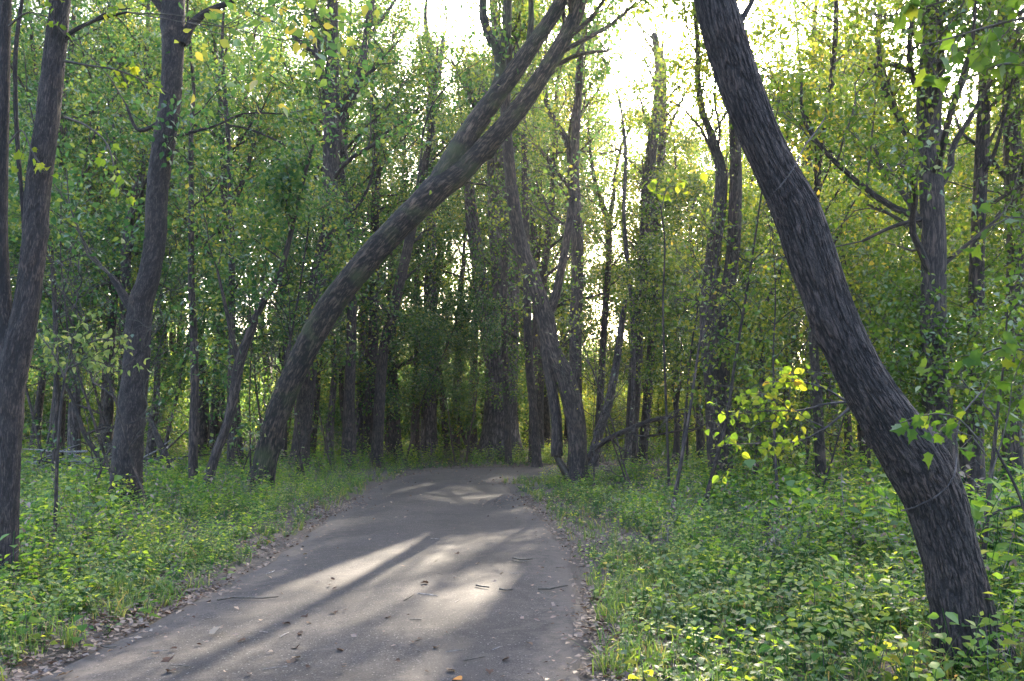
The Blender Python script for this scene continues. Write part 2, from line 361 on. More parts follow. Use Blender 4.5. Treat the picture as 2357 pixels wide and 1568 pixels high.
def asphalt_mat():
    m, N, L = mat('asphalt')
    tc = N.new('ShaderNodeTexCoord')
    big = N.new('ShaderNodeTexNoise'); big.inputs['Scale'].default_value = 0.8; big.inputs['Detail'].default_value = 6; L.new(tc.outputs['Object'], big.inputs['Vector'])
    gr = N.new('ShaderNodeTexNoise'); gr.inputs['Scale'].default_value = 85; gr.inputs['Detail'].default_value = 4; gr.inputs['Roughness'].default_value = 0.8; L.new(tc.outputs['Object'], gr.inputs['Vector'])
    vo = N.new('ShaderNodeTexVoronoi'); vo.inputs['Scale'].default_value = 75; L.new(tc.outputs['Object'], vo.inputs['Vector'])
    r = ramp(N, [(0.30, (0.006, 0.0053, 0.0056)), (0.5, (0.021, 0.0186, 0.0192)), (0.70, (0.092, 0.084, 0.086))]); L.new(gr.outputs['Fac'], r.inputs[0])
    t = ramp(N, [(0.28, (0.66, 0.64, 0.66)), (0.5, (1.0, 0.97, 0.98)), (0.72, (1.4, 1.32, 1.28))]); L.new(big.outputs['Fac'], t.inputs[0])
    mx = N.new('ShaderNodeMix'); mx.data_type = 'RGBA'; mx.blend_type = 'MULTIPLY'; mx.inputs[0].default_value = 1
    L.new(r.outputs[0], mx.inputs[6]); L.new(t.outputs[0], mx.inputs[7])
    # scattered pale chips of stone in the surface
    sp = N.new('ShaderNodeSeparateColor'); L.new(vo.outputs['Color'], sp.inputs[0])
    chip = mth(N, L, 'MULTIPLY', mth(N, L, 'GREATER_THAN', sp.outputs[0], 0.965), mth(N, L, 'LESS_THAN', vo.outputs['Distance'], 0.45))
    m2 = N.new('ShaderNodeMix'); m2.data_type = 'RGBA'; L.new(mth(N, L, 'MULTIPLY', chip, 0.35), m2.inputs[0]); L.new(mx.outputs[2], m2.inputs[6]); m2.inputs[7].default_value = (0.36, 0.34, 0.32, 1)
    # brown crumbs and dust towards the edges; far bend coloured paler to stand for sunlight
    at = N.new('ShaderNodeAttribute'); at.attribute_name = 'dust_sun'
    dn = N.new('ShaderNodeTexNoise'); dn.inputs['Scale'].default_value = 6; dn.inputs['Detail'].default_value = 8; dn.inputs['Roughness'].default_value = 0.7; L.new(tc.outputs['Object'], dn.inputs['Vector'])
    dd = ramp(N, [(0.35, (0, 0, 0)), (0.62, (0.75, 0.75, 0.75))]); L.new(mth(N, L, 'ADD', mth(N, L, 'MULTIPLY', at.outputs['Fac'], 0.32), mth(N, L, 'SUBTRACT', dn.outputs['Fac'], 0.16)), dd.inputs[0])
    m3 = N.new('ShaderNodeMix'); m3.data_type = 'RGBA'; L.new(dd.outputs[0], m3.inputs[0]); L.new(m2.outputs[2], m3.inputs[6]); m3.inputs[7].default_value = (0.075, 0.061, 0.055, 1)
    # a few fine cracks
    cv = N.new('ShaderNodeTexVoronoi'); cv.feature = 'DISTANCE_TO_EDGE'; cv.inputs['Scale'].default_value = 0.38
    wv = N.new('ShaderNodeTexNoise'); wv.inputs['Scale'].default_value = 2.2; wv.inputs['Detail'].default_value = 5; L.new(tc.outputs['Object'], wv.inputs['Vector'])
    av = N.new('ShaderNodeVectorMath'); av.operation = 'MULTIPLY_ADD'; L.new(wv.outputs['Color'], av.inputs[0]); av.inputs[1].default_value = (0.9, 0.9, 0.9); L.new(tc.outputs['Object'], av.inputs[2]); L.new(av.outputs[0], cv.inputs['Vector'])
    cr = mth(N, L, 'LESS_THAN', cv.outputs['Distance'], 0.0035)
    m4 = N.new('ShaderNodeMix'); m4.data_type = 'RGBA'; L.new(mth(N, L, 'MULTIPLY', cr, 0.5), m4.inputs[0]); L.new(m3.outputs[2], m4.inputs[6]); m4.inputs[7].default_value = (0.03, 0.028, 0.027, 1)
    b = N.new('ShaderNodeBump'); b.inputs['Strength'].default_value = 0.55; b.inputs['Distance'].default_value = 0.008; L.new(gr.outputs['Fac'], b.inputs['Height'])
    p = N.new('ShaderNodeBsdfPrincipled'); p.inputs['Roughness'].default_value = 0.85; p.inputs['Specular IOR Level'].default_value = 0.25; L.new(m4.outputs[2], p.inputs['Base Color']); L.new(b.outputs[0], p.inputs['Normal'])
    o = N.new('ShaderNodeOutputMaterial'); L.new(p.outputs[0], o.inputs[0]); return m

# ground: fine near the camera, coarse out to the horizon
gx = np.concatenate([np.linspace(-600, -60, 12)[:-1], np.linspace(-60, -14, 40)[:-1], np.linspace(-14, 14, 170), np.linspace(14, 60, 40)[1:], np.linspace(60, 600, 12)[1:]])
gy = np.concatenate([np.linspace(-600, -12, 12)[:-1], np.linspace(-12, 34, 240), np.linspace(34, 90, 60)[1:], np.linspace(90, 900, 14)[1:]])
X, Y = np.meshgrid(gx, gy); pts = np.column_stack([X.ravel(), Y.ravel()])
gz = ground_z(pts)
nx, ny = len(gx), len(gy); ix = np.arange(nx * ny).reshape(ny, nx)
gq = np.stack([ix[:-1, :-1], ix[:-1, 1:], ix[1:, 1:], ix[1:, :-1]], -1).reshape(-1, 4)
tag(mk('ground', np.column_stack([pts, gz]), [gq], ground_mat()), kind='structure')
# path
ts = np.array([0, 0.02, 0.06, 0.14, 0.25, 0.38, 0.5, 0.62, 0.75, 0.86, 0.94, 0.98, 1.0])
pv, dust_sun = [], []
for i in range(NPATH):
    for j, t in enumerate(ts):
        q = LE[i] * (1 - t) + RE[i] * t
        z = 0.012 + 0.02 * math.sin(PI * t) if 0 < t < 1 else -0.05
        pv.append((q[0], q[1], z)); dust_sun.append(max(0, 1 - min(t, 1 - t) / 0.16) + 0.9 * smooth(24, 34, q[1]))  # edge dust, plus a paler far bend as painted sunlight
ip = np.arange(NPATH * len(ts)).reshape(NPATH, len(ts))
pq = np.stack([ip[:-1, :-1], ip[:-1, 1:], ip[1:, 1:], ip[1:, :-1]], -1).reshape(-1, 4)
tag(mk('path', pv, [pq], asphalt_mat(), attrs={'dust_sun': ('FLOAT', dust_sun)}), kind='structure')

def gz1(x, y): return float(ground_z(np.array([[x, y]]))[0])

# ------------------------------------------------------------------ trees placed from the photograph
def ctrl(pts, d, dd=0.0):
    """survey points (x, y, width) at depth d (running to d+dd) -> rows x,y,z,radius"""
    out = []; n = len(pts)
    for i, p in enumerate(pts):
        dep = d + dd * i / max(1, n - 1) + (p[3] if len(p) > 3 else 0)
        q = P(p[0], p[1], dep); out.append([*q, p[2] * K / F * dep / 2])
    return np.array(out)
TREE_ROOTS = []
def survey_tree(name, label, d, trunk, branches=(), seed=1, bark=None, leaf=None, dd=0.0, ext=6.0, crown=(0.45, 8, 3.0), low=0, o=None, sides=16, step=0.15, lump=0.06, furrow=0.0, flare=1.25, group=None, cat='tree', rise=1.0, twigs=0):
    rng = rngf(seed); bark = bark or M_BARK; leaf = leaf or M_LEAF
    o = dict(dict(kids=(4, 4), leaves=26, size=0.11, shape='broad' if d < 19 else 'diamond'), **(o or {}))
    c = ctrl(trunk, d, dd)
    g = gz1(c[0, 0], c[0, 1])
    if c[0, 2] > g - 0.1:                     # root the trunk in the ground
        k = c[1] - c[0]; sl_ = k[:2] / max(abs(k[2]), 0.3) * (c[0, 2] - g + 0.15)
        c = np.vstack([[c[0, 0] - sl_[0] * 0.7, c[0, 1] - sl_[1] * 0.7, g - 0.15, c[0, 3] * flare], c])
    if ext:                                   # the top goes on above the picture
        dv = unit(unit(c[-1, :3] - c[-2, :3]) + np.array([0, 0, 0.5]) * rise); r = c[-1, 3]
        pl = path_from(rng, c[-1, :3], dv, ext, r, r * 0.3, 4, 0.10, 0.12); c = np.vstack([c, pl[1:]])
    base = c[0, :3].copy(); base[2] = g
    root = thing(name, label, cat, base, group); TREE_ROOTS.append(root)
    sp = spline(c, step); sp[:, :3] -= base
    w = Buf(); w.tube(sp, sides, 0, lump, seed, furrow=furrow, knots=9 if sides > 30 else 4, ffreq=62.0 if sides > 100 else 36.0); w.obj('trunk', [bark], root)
    cr = Buf()
    for bpts in branches:
        cb = ctrl(bpts, d, dd); cb[:, :3] -= base
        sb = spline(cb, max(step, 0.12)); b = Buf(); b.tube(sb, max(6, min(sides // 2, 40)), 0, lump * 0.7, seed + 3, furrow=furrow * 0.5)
        b.obj('branch', [bark], root)
        if crown:
            for k in range(0 if bpts[0][2] > 60 else 2 if len(bpts) > 3 else 1):
                grow(rng, b2 := Buf(), cr, sb[-1, :3], rotdir(rng, sb[-1, :3] - sb[-2, :3], 0.5), 2.2, max(sb[-1, 3] * 0.6, .008), 1, o)
    if crown:
        t0, n, L = crown
        for t in np.linspace(t0, 0.98, n):
            j = min(int(t * (len(sp) - 1)), len(sp) - 2); ax = sp[j + 1, :3] - sp[j, :3]
            dv = rotdir(rng, ax, rng.uniform(0.6, 1.2)); dv[2] += 0.15
            l = Buf(); grow(rng, l, cr, sp[j, :3], dv, L * rng.uniform(0.7, 1.2) * (1.2 - 0.5 * t), max(sp[j, 3] * 0.35, 0.012), 0, o)
            l.obj('limb', [bark], root)
        for k in range(low):                  # short leafy shoots on the lower trunk
            t = rng.uniform(0.12, max(t0, 0.3)); j = min(int(t * (len(sp) - 1)), len(sp) - 2)
            a = rng.uniform(0, 2 * PI); dv = np.array([math.cos(a), math.sin(a), 0.5])
            grow(rng, cr, cr, sp[j, :3], dv, rng.uniform(0.6, 1.5), 0.012, 1, o)
        if cr.n: cr.obj('crown', [M_TWIG, leaf], root)
    return root, sp, base, rng


BIG = dict(leaves=30, size=0.13, kids=(5, 4), spread=0.28)
# near trees
tA, spA, bA, rA = survey_tree('forked_tree', 'rough barked tree forking low down at the left border beside the nettles', 9.2,
    [(8, 1330, 62), (14, 1200, 54), (20, 1050, 52), (24, 930, 58), (34, 835, 66), (60, 710, 58), (78, 570, 56), (88, 430, 57), (108, 285, 54), (125, 130, 50), (140, 0, 46), (162, -220, 40)],
    [[(30, 860, 50), (12, 760, 42), (2, 620, 38), (0, 460, 34), (6, 250, 31), (10, 60, 30), (20, -180, 24)],
     [(138, 112, 16), (160, 78, 12), (200, 55, 9), (240, 40, 8), (292, 28, 5)],
     [(48, 690, 9), (55, 520, 10), (40, 330, 11), (36, 120, 10), (60, -60, 8)]],
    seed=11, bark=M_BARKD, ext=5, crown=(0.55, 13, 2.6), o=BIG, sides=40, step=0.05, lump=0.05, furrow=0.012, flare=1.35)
survey_tree('tall_tree', 'tall reddish brown tree with a broken stub low on its left side', 16.5,
    [(290, 1150, 72), (297, 1000, 66), (314, 850, 58), (324, 700, 55), (342, 640, 50), (358, 545, 49), (362, 445, 49), (375, 345, 52), (390, 245, 49), (397, 150, 50), (399, 50, 56), (399, -20, 54), (404, -240, 46)],
    [[(418, 100, 30), (440, 58, 22), (475, 28, 17), (540, 0, 13), (600, -40, 9)],
     [(306, 712, 26), (290, 690, 22), (270, 655, 17), (252, 632, 11)],
     [(385, 320, 9), (440, 305, 7), (500, 288, 5), (560, 262, 5), (650, 262, 3)],
     [(380, 275, 12), (320, 300, 9), (290, 240, 6)]],
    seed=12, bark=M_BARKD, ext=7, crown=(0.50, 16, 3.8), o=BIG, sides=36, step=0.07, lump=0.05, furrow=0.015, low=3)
survey_tree('leaning_tree', 'big mossy tree leaning right across the path and splitting into two stems', 21.0,
    [(600, 1115, 54), (619, 1020, 52), (644, 940, 54), (682, 850, 56), (722, 770, 59), (760, 705, 59), (806, 645, 59), (855, 588, 59), (908, 532, 60), (962, 478, 62), (1012, 428, 66), (1055, 398, 62), (1110, 345, 48), (1180, 268, 46), (1240, 185, 42), (1290, 105, 38), (1330, 20, 36), (1350, -90, 30)],
    [[(1010, 425, 58), (1048, 360, 56), (1085, 300, 52), (1130, 236, 48), (1180, 170, 44), (1232, 95, 38), (1285, 15, 34), (1330, -90, 28)],
     [(1128, 240, 30), (1150, 175, 28), (1150, 125, 27), (1128, 85, 24), (1112, 30, 20), (1115, -40, 18)],
     [(1150, 130, 26), (1164, 90, 24), (1168, 0, 22), (1170, -80, 18)],
     [(1215, 115, 18), (1222, 60, 15), (1222, -30, 12)],
     [(960, 430, 7), (968, 370, 6), (975, 300, 5), (995, 240, 4)],
     [(1060, 418, 6), (1110, 425, 5), (1165, 432, 4)]],
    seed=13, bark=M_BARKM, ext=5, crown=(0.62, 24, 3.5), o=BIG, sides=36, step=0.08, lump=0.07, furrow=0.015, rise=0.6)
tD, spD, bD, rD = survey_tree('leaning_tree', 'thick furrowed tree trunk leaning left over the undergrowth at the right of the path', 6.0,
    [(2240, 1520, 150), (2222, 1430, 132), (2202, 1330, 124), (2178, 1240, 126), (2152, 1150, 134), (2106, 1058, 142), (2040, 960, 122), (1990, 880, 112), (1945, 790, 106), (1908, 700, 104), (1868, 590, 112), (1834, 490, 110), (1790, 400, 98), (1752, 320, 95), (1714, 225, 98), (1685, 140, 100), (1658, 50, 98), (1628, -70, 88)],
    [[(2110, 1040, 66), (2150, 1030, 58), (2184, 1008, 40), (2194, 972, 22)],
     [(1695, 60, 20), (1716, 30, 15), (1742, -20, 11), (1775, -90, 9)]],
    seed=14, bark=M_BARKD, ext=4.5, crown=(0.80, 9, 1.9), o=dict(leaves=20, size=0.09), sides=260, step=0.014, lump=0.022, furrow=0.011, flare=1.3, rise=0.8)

# middle distance, left to right
survey_tree('dark_tree', 'dark tree forking into three upright stems behind the leaning mossy trunk', 30.0,
    [(690, 1045, 40), (705, 900, 40), (730, 650, 36), (752, 540, 38), (760, 420, 36), (764, 300, 40), (768, 200, 26), (766, 100, 25), (766, 0, 24), (760, -150, 18)],
    [[(768, 305, 28), (792, 255, 26), (824, 185, 24), (838, 135, 24), (845, 80, 20), (855, 0, 18), (862, -120, 14)],
     [(845, 90, 12), (875, 50, 9), (910, 0, 7)],
     [(762, 250, 18), (742, 185, 18), (730, 110, 17), (722, 30, 14), (720, -60, 11)],
     [(735, 130, 12), (700, 105, 10), (660, 65, 8)],
     [(755, 400, 8), (650, 330, 6), (540, 290, 5), (440, 300, 4)]],
    seed=15, ext=5, crown=(0.42, 18, 3.6), low=12, o=BIG, step=0.2)
survey_tree('curved_tree', 'reddish tree with a curving forked trunk at the right bend of the path', 24.0,
    [(1332, 1105, 46), (1328, 1000, 44), (1318, 930, 48), (1300, 870, 46), (1270, 800, 40), (1256, 735, 44), (1238, 675, 38), (1212, 605, 36), (1192, 530, 32), (1180, 450, 29), (1170, 350, 27), (1163, 250, 24), (1170, 120, 20)],
    [[(1256, 735, 26), (1276, 690, 22), (1292, 620, 19), (1306, 540, 18), (1316, 470, 17), (1322, 380, 16), (1330, 250, 15), (1338, 120, 13)],
     [(1258, 745, 28), (1256, 800, 26), (1268, 880, 26), (1280, 960, 26), (1282, 1050, 28)]],
    seed=16, ext=4, crown=(0.62, 10, 2.6), low=5, leaf=M_OLIVE, o=dict(leaves=28), step=0.12)
survey_tree('cottonwood', 'massive grey trunked tree dividing in two at the far bend of the path', 42.0,
    [(1152, 1060, 92), (1152, 980, 78), (1154, 880, 76), (1156, 790, 76), (1162, 700, 64), (1160, 620, 58), (1150, 520, 54), (1145, 420, 48), (1140, 250, 40)],
    [[(1135, 830, 44), (1122, 750, 38), (1108, 660, 34), (1098, 580, 32), (1086, 500, 30), (1080, 430, 24)],
     [(1180, 780, 24), (1184, 690, 22), (1190, 600, 20), (1180, 500, 18)]],
    seed=17, bark=M_BARKP, ext=7, crown=(0.55, 18, 5.0), low=5, o=dict(leaves=34, size=0.14, kids=(5, 5), spread=0.35), step=0.25, lump=0.05)
survey_tree('broken_tree', 'slim tree snapped off at the top under the bright sky', 36.0,
    [(1452, 1060, 32), (1458, 930, 30), (1468, 760, 29), (1480, 620, 28), (1490, 480, 28), (1500, 340, 26), (1514, 240, 24), (1517, 150, 20), (1506, 76, 15)],
    [[(1500, 200, 8), (1520, 130, 6), (1530, 85, 4)], [(1495, 420, 7), (1440, 360, 5), (1400, 330, 3)]],
    seed=18, ext=0, crown=(0.32, 16, 2.6), low=6, leaf=M_OLIVE, o=dict(leaves=20), step=0.2)
survey_tree('slender_tree', 'slender dark tree standing close beside the snapped tree', 37.0,
    [(1478, 1060, 22), (1490, 920, 21), (1502, 760, 20), (1508, 600, 20), (1515, 450, 20), (1526, 300, 18), (1528, 170, 14)],
    [[(1526, 330, 8), (1560, 250, 6), (1590, 190, 4)]], seed=19, ext=1.5, crown=(0.38, 16, 2.4), low=5, leaf=M_OLIVE, o=dict(leaves=20), step=0.25)
survey_tree('straight_tree', 'straight tree forking high up between the curved tree and the snapped tree', 31.0,
    [(1322, 1060, 30), (1325, 900, 30), (1325, 740, 29), (1330, 620, 28), (1326, 500, 29), (1320, 410, 27), (1324, 320, 22), (1332, 200, 20), (1338, 80, 16)],
    [[(1318, 400, 18), (1305, 325, 17), (1280, 285, 15), (1258, 235, 13), (1250, 150, 10)]],
    seed=20, ext=5, crown=(0.42, 18, 3.0), low=6, leaf=M_OLIVE, o=dict(leaves=26), step=0.2)
survey_tree('slim_tree', 'slim tree with a narrow fork glowing in the light right of the straight tree', 39.0,
    [(1372, 1055, 17), (1382, 900, 16), (1394, 700, 15), (1402, 580, 15), (1398, 510, 16), (1380, 450, 11), (1366, 400, 9), (1358, 340, 7)],
    [[(1400, 520, 11), (1412, 450, 10), (1416, 400, 9), (1432, 330, 7)]], seed=21, ext=5, crown=(0.42, 16, 2.4), low=4, leaf=M_OLIVE, o=dict(leaves=26), step=0.3)
survey_tree('pale_sapling', 'thin crooked pale barked sapling left of the snapped tree', 33.0,
    [(1448, 1050, 11), (1458, 900, 11), (1456, 740, 11), (1450, 650, 10), (1440, 560, 10), (1436, 480, 9), (1440, 360, 8), (1430, 250, 6)], [], seed=22, bark=M_BARKP, ext=1, crown=(0.6, 4, 1.2), leaf=M_OLIVE, o=dict(leaves=16), step=0.3)
survey_tree('dead_snag', 'short grey dead trunk standing between slim trees right of the curved tree', 34.0,
    [(1378, 1000, 22), (1400, 930, 20), (1418, 840, 18), (1432, 740, 14), (1440, 690, 8)], [], seed=23, bark=M_BARKP, ext=0, crown=None, step=0.3)
survey_tree('vine_covered_tree', 'dark twin stemmed tree wrapped in vines on the right nettle bank', 21.0,
    [(1662, 1125, 58), (1652, 1020, 50), (1642, 900, 40), (1632, 780, 40), (1630, 700, 38), (1640, 590, 34), (1655, 480, 32), (1660, 400, 28), (1640, 320, 20), (1618, 260, 16), (1606, 180, 14), (1606, 100, 12), (1600, 20, 10)],
    [[(1668, 1100, 40), (1668, 980, 36), (1664, 880, 34), (1666, 780, 34), (1674, 680, 34), (1686, 590, 33), (1692, 480, 33), (1694, 380, 30), (1690, 250, 26), (1700, 60, 20)]],
    seed=24, ext=3, crown=(0.5, 18, 2.4), low=12, leaf=M_OLIVE, o=dict(leaves=26), step=0.12, lump=0.12)
survey_tree('crooked_sapling', 'thin dark crooked sapling with an S bend beside the vine covered tree', 20.0,
    [(1735, 1120, 14), (1744, 1030, 13), (1752, 920, 12), (1755, 830, 12), (1753, 740, 11), (1762, 700, 10), (1784, 660, 9), (1798, 615, 8), (1812, 560, 7)], [], seed=25, ext=1.2, crown=(0.7, 4, 0.9), leaf=M_OLIVE, o=dict(leaves=14), step=0.12)
survey_tree('forked_tree', 'dark tree forking near eye level seen left of the thick furrowed trunk', 31.0,
    [(1790, 1070, 28), (1798, 960, 27), (1808, 870, 25), (1814, 800, 17), (1822, 730, 15), (1830, 600, 13)],
    [[(1808, 870, 16), (1826, 800, 14), (1838, 740, 12), (1850, 620, 10)]], seed=26, ext=3, crown=(0.5, 5, 1.6), low=3, leaf=M_OLIVE, step=0.2)
survey_tree('bushy_tree', 'broad dark tree clothed in leaves behind the thick furrowed trunk', 14.0,
    [(2166, 1080, 78), (2160, 960, 68), (2150, 840, 60), (2148, 700, 56), (2150, 560, 54), (2142, 400, 54), (2138, 250, 56), (2146, 100, 52), (2140, -60, 46)],
    [[(2140, 500, 12), (2060, 520, 9), (1985, 555, 7)], [(2158, 620, 12), (2230, 560, 9), (2300, 500, 6)], [(2155, 800, 10), (2090, 820, 8), (2030, 860, 5)], [(2140, 200, 14), (2060, 150, 10), (1990, 160, 7)]],
    seed=27, ext=4, crown=(0.30, 26, 3.0), low=26, leaf=M_DLEAF, o=dict(leaves=38, size=0.09), sides=24, step=0.1, lump=0.08)
survey_tree('rough_tree', 'dark tree with flaky bark partly hidden at the right border of the wood', 15.0,
    [(2238, 1080, 54), (2238, 960, 50), (2242, 840, 42), (2246, 720, 36), (2250, 560, 32), (2260, 350, 30), (2270, 100, 26), (2280, -60, 22)], [[(2246, 800, 12), (2300, 740, 9), (2345, 700, 6)]],
    seed=28, ext=4, crown=(0.35, 16, 2.6), low=18, leaf=M_DLEAF, o=dict(leaves=36, size=0.09), step=0.12, lump=0.10)
survey_tree('tall_tree', 'tall trunk against bright sky in the upper right corner', 17.0,
    [(2330, 1060, 46), (2334, 800, 42), (2338, 600, 40), (2332, 400, 38), (2326, 200, 38), (2312, 20, 34), (2306, -60, 30)], [[(2322, 150, 16), (2280, 110, 12), (2230, 60, 9)], [(2330, 90, 16), (2350, 60, 13), (2380, 40, 10)]],
    seed=29, ext=4, crown=(0.35, 15, 3.0), low=8, leaf=M_DLEAF, o=dict(leaves=36, size=0.09), step=0.15)
survey_tree('thin_sapling', 'thin bare sapling with one side twig right of the thick furrowed trunk', 9.0,
    [(2264, 1290, 13), (2270, 1200, 13), (2278, 1120, 11), (2286, 1050, 9), (2296, 950, 7), (2310, 840, 5), (2320, 700, 4)], [[(2274, 1190, 7), (2300, 1176, 6), (2357, 1162, 5), (2420, 1150, 4)]], seed=30, ext=0, crown=(0.6, 3, 0.7), leaf=M_DLEAF, o=dict(leaves=8, size=0.08), step=0.08)

def slim(name, label, d, pts, seed, bark=None, br=(), ext=4, crown=(0.45, 7, 2.0), low=4, leaf=None, **k):
    return survey_tree(name, label, d, pts, br, seed=seed, bark=bark, ext=ext, crown=crown, low=low, leaf=leaf, o=dict(leaves=24, size=0.12), sides=10, step=0.3, **k)
slim('slim_tree', 'slim dark trunk between the forked border tree and the tall reddish tree', 22, [(126, 1100, 16), (128, 1000, 14), (130, 890, 13), (128, 760, 11), (120, 600, 10)], 41)
slim('grey_tree', 'bluish grey trunk behind the dead brush pile', 32, [(172, 1070, 32), (170, 980, 28), (172, 900, 25), (172, 780, 20), (168, 640, 16)], 42, M_BARKP)
slim('slim_tree', 'slim straight trunk rising just right of the tall reddish tree', 20, [(445, 1112, 23), (444, 1000, 20), (448, 900, 19), (446, 780, 18), (440, 640, 15), (440, 450, 13), (440, 300, 11)], 43, low=6)
slim('leaning_tree', 'slim trunk leaning right and forking above the left nettle bank', 19.5, [(478, 1115, 24), (498, 1040, 22), (522, 980, 22), (540, 900, 24), (552, 830, 24), (580, 755, 20), (602, 700, 17), (640, 640, 14), (664, 560, 12), (682, 480, 11), (702, 400, 9), (722, 330, 7)], 44, br=[[(550, 835, 14), (536, 780, 11), (520, 710, 9), (500, 620, 6)]], crown=(0.7, 6, 1.4), ext=0)
slim('upright_tree', 'upright thin trunk rising out of leaves left of the dark three stemmed tree', 26, [(530, 1080, 17), (532, 900, 16), (534, 720, 15), (532, 540, 14), (528, 380, 12), (518, 220, 10)], 45, low=9)
slim('slim_tree', 'short bluish trunk seen between the tall reddish tree and the slim trunks', 34, [(346, 1060, 26), (352, 980, 20), (360, 910, 16), (364, 800, 12)], 46, M_BARKP)
slim('far_tree', 'dark trunk standing directly behind the base of the leaning mossy tree', 33, [(650, 1060, 22), (651, 980, 20), (655, 880, 18), (660, 760, 16)], 47)
slim('far_tree', 'thin dark trunk tilting right next to the leaning mossy tree', 34, [(674, 1055, 17), (684, 1010, 14), (698, 940, 12), (708, 850, 10)], 48)
slim('far_tree', 'pale split trunk in front of the shady wood left of the far path', 35, [(757, 1045, 22), (760, 980, 19), (765, 920, 15), (770, 850, 14), (764, 760, 12)], 49, M_BARKP)
slim('far_tree', 'short tilted trunk beside the bluish trunk left of the far path', 36, [(812, 1060, 22), (803, 1010, 19), (794, 970, 16), (786, 900, 12)], 50)
slim('far_tree', 'bluish grey trunk beside the dark ivy clad trunk left of the far path', 38, [(828, 1060, 20), (828, 960, 18), (832, 860, 16), (834, 740, 14)], 51, M_BARKP)
slim('ivy_clad_tree', 'dark ivy clad trunk left of the far path', 37, [(850, 1060, 36), (852, 950, 30), (856, 840, 26), (862, 700, 22), (862, 550, 20), (866, 350, 16)], 52, low=16)
slim('leaning_tree', 'slim dark trunk leaning right beneath the arch of the big mossy tree', 34, [(868, 1050, 28), (874, 920, 25), (884, 800, 24), (905, 715, 24), (925, 630, 24), (944, 545, 23), (962, 450, 20), (985, 340, 16)], 69, low=5)
slim('far_tree', 'low leafy trunk between the ivy clad trunk and the pale straight tree', 39, [(908, 1060, 40), (906, 980, 32), (904, 900, 26), (902, 780, 20)], 53, low=14)
slim('far_tree', 'dark trunk immediately left of the pale straight tree', 42, [(956, 1055, 24), (956, 960, 20), (960, 860, 18), (962, 700, 14)], 54)
slim('pale_tree', 'pale straight tree left of the massive grey trunk', 42, [(988, 1056, 42), (987, 960, 36), (988, 860, 34), (990, 760, 32), (990, 640, 28), (992, 480, 24), (992, 300, 22), (994, 140, 18), (980, 60, 12)], 55, M_BARKP, br=[[(992, 230, 14), (1010, 170, 12), (1020, 90, 9)], [(993, 210, 12), (975, 150, 11), (962, 80, 8)]], ext=2, low=8)
slim('far_tree', 'thin leaning trunk just right of the pale straight tree', 43, [(1030, 1052, 16), (1022, 960, 14), (1012, 860, 13), (1004, 760, 11)], 56)
slim('far_tree', 'brownish trunk midway between the pale straight tree and the massive grey trunk', 44, [(1048, 1052, 24), (1050, 960, 20), (1054, 860, 18), (1058, 700, 15)], 57, low=8)
slim('far_tree', 'little bent sapling trunk at the far left edge of the path bend', 41, [(1092, 1052, 12), (1078, 1030, 10), (1066, 1004, 8), (1056, 960, 6)], 58, ext=0, crown=(0.6, 3, 1.0), low=0)
slim('far_tree', 'thin trunk between the massive grey trunk and the curved tree', 38, [(1226, 1062, 20), (1226, 960, 18), (1230, 860, 16), (1232, 720, 13), (1226, 500, 11)], 59, leaf=M_OLIVE, crown=(.7, 4, 1.2), low=1)
slim('far_tree', 'dark upright trunk behind the upper stems of the curved tree', 34, [(1232, 1000, 20), (1216, 800, 20), (1212, 600, 18), (1208, 400, 17), (1204, 250, 14)], 60, leaf=M_OLIVE)
slim('far_tree', 'thin trunk left of the vine covered tree', 30, [(1612, 1060, 20), (1610, 960, 17), (1606, 850, 15), (1602, 700, 12)], 61, leaf=M_OLIVE, low=6)
slim('far_tree', 'thin trunk midway between the snapped tree and the vine covered tree', 34, [(1560, 1055, 13), (1556, 900, 12), (1560, 740, 11), (1566, 560, 9)], 62, leaf=M_OLIVE)
slim('far_tree', 'dark trunk just right of the vine covered tree', 30, [(1702, 1070, 20), (1700, 930, 18), (1706, 800, 17), (1712, 640, 14)], 63, leaf=M_OLIVE)
slim('far_tree', 'short dark trunk under the branch of lit yellow leaves', 24, [(1882, 1080, 22), (1884, 1000, 20), (1890, 920, 16), (1898, 820, 12)], 64, leaf=M_OLIVE, crown=(0.4, 5, 1.4))
slim('far_tree', 'slender trunk touching the left side of the thick furrowed trunk', 26, [(1956, 1095, 20), (1954, 1040, 19), (1950, 960, 17), (1940, 860, 14)], 65, leaf=M_OLIVE)
slim('far_tree', 'dark trunk half hidden by the lower thick furrowed trunk', 25, [(1996, 1095, 26), (1990, 1040, 24), (1984, 960, 20), (1990, 800, 16)], 66, leaf=M_OLIVE)
slim('tall_tree', 'dark stem running up the leafy wall right of the leaning thick trunk', 18, [(1880, 900, 22), (1872, 760, 20), (1880, 620, 18), (1878, 480, 16), (1890, 330, 15), (1912, 200, 13), (1924, 60, 12)], 67, leaf=M_OLIVE, low=9, crown=(.38, 18, 2.5))
slim('slim_tree', 'slim stem above the massive grey trunk left of the curved tree', 36, [(1170, 1040, 16), (1160, 700, 16), (1164, 480, 15), (1158, 350, 14), (1166, 230, 12)], 68, crown=(0.8, 3, 1.2), low=0)

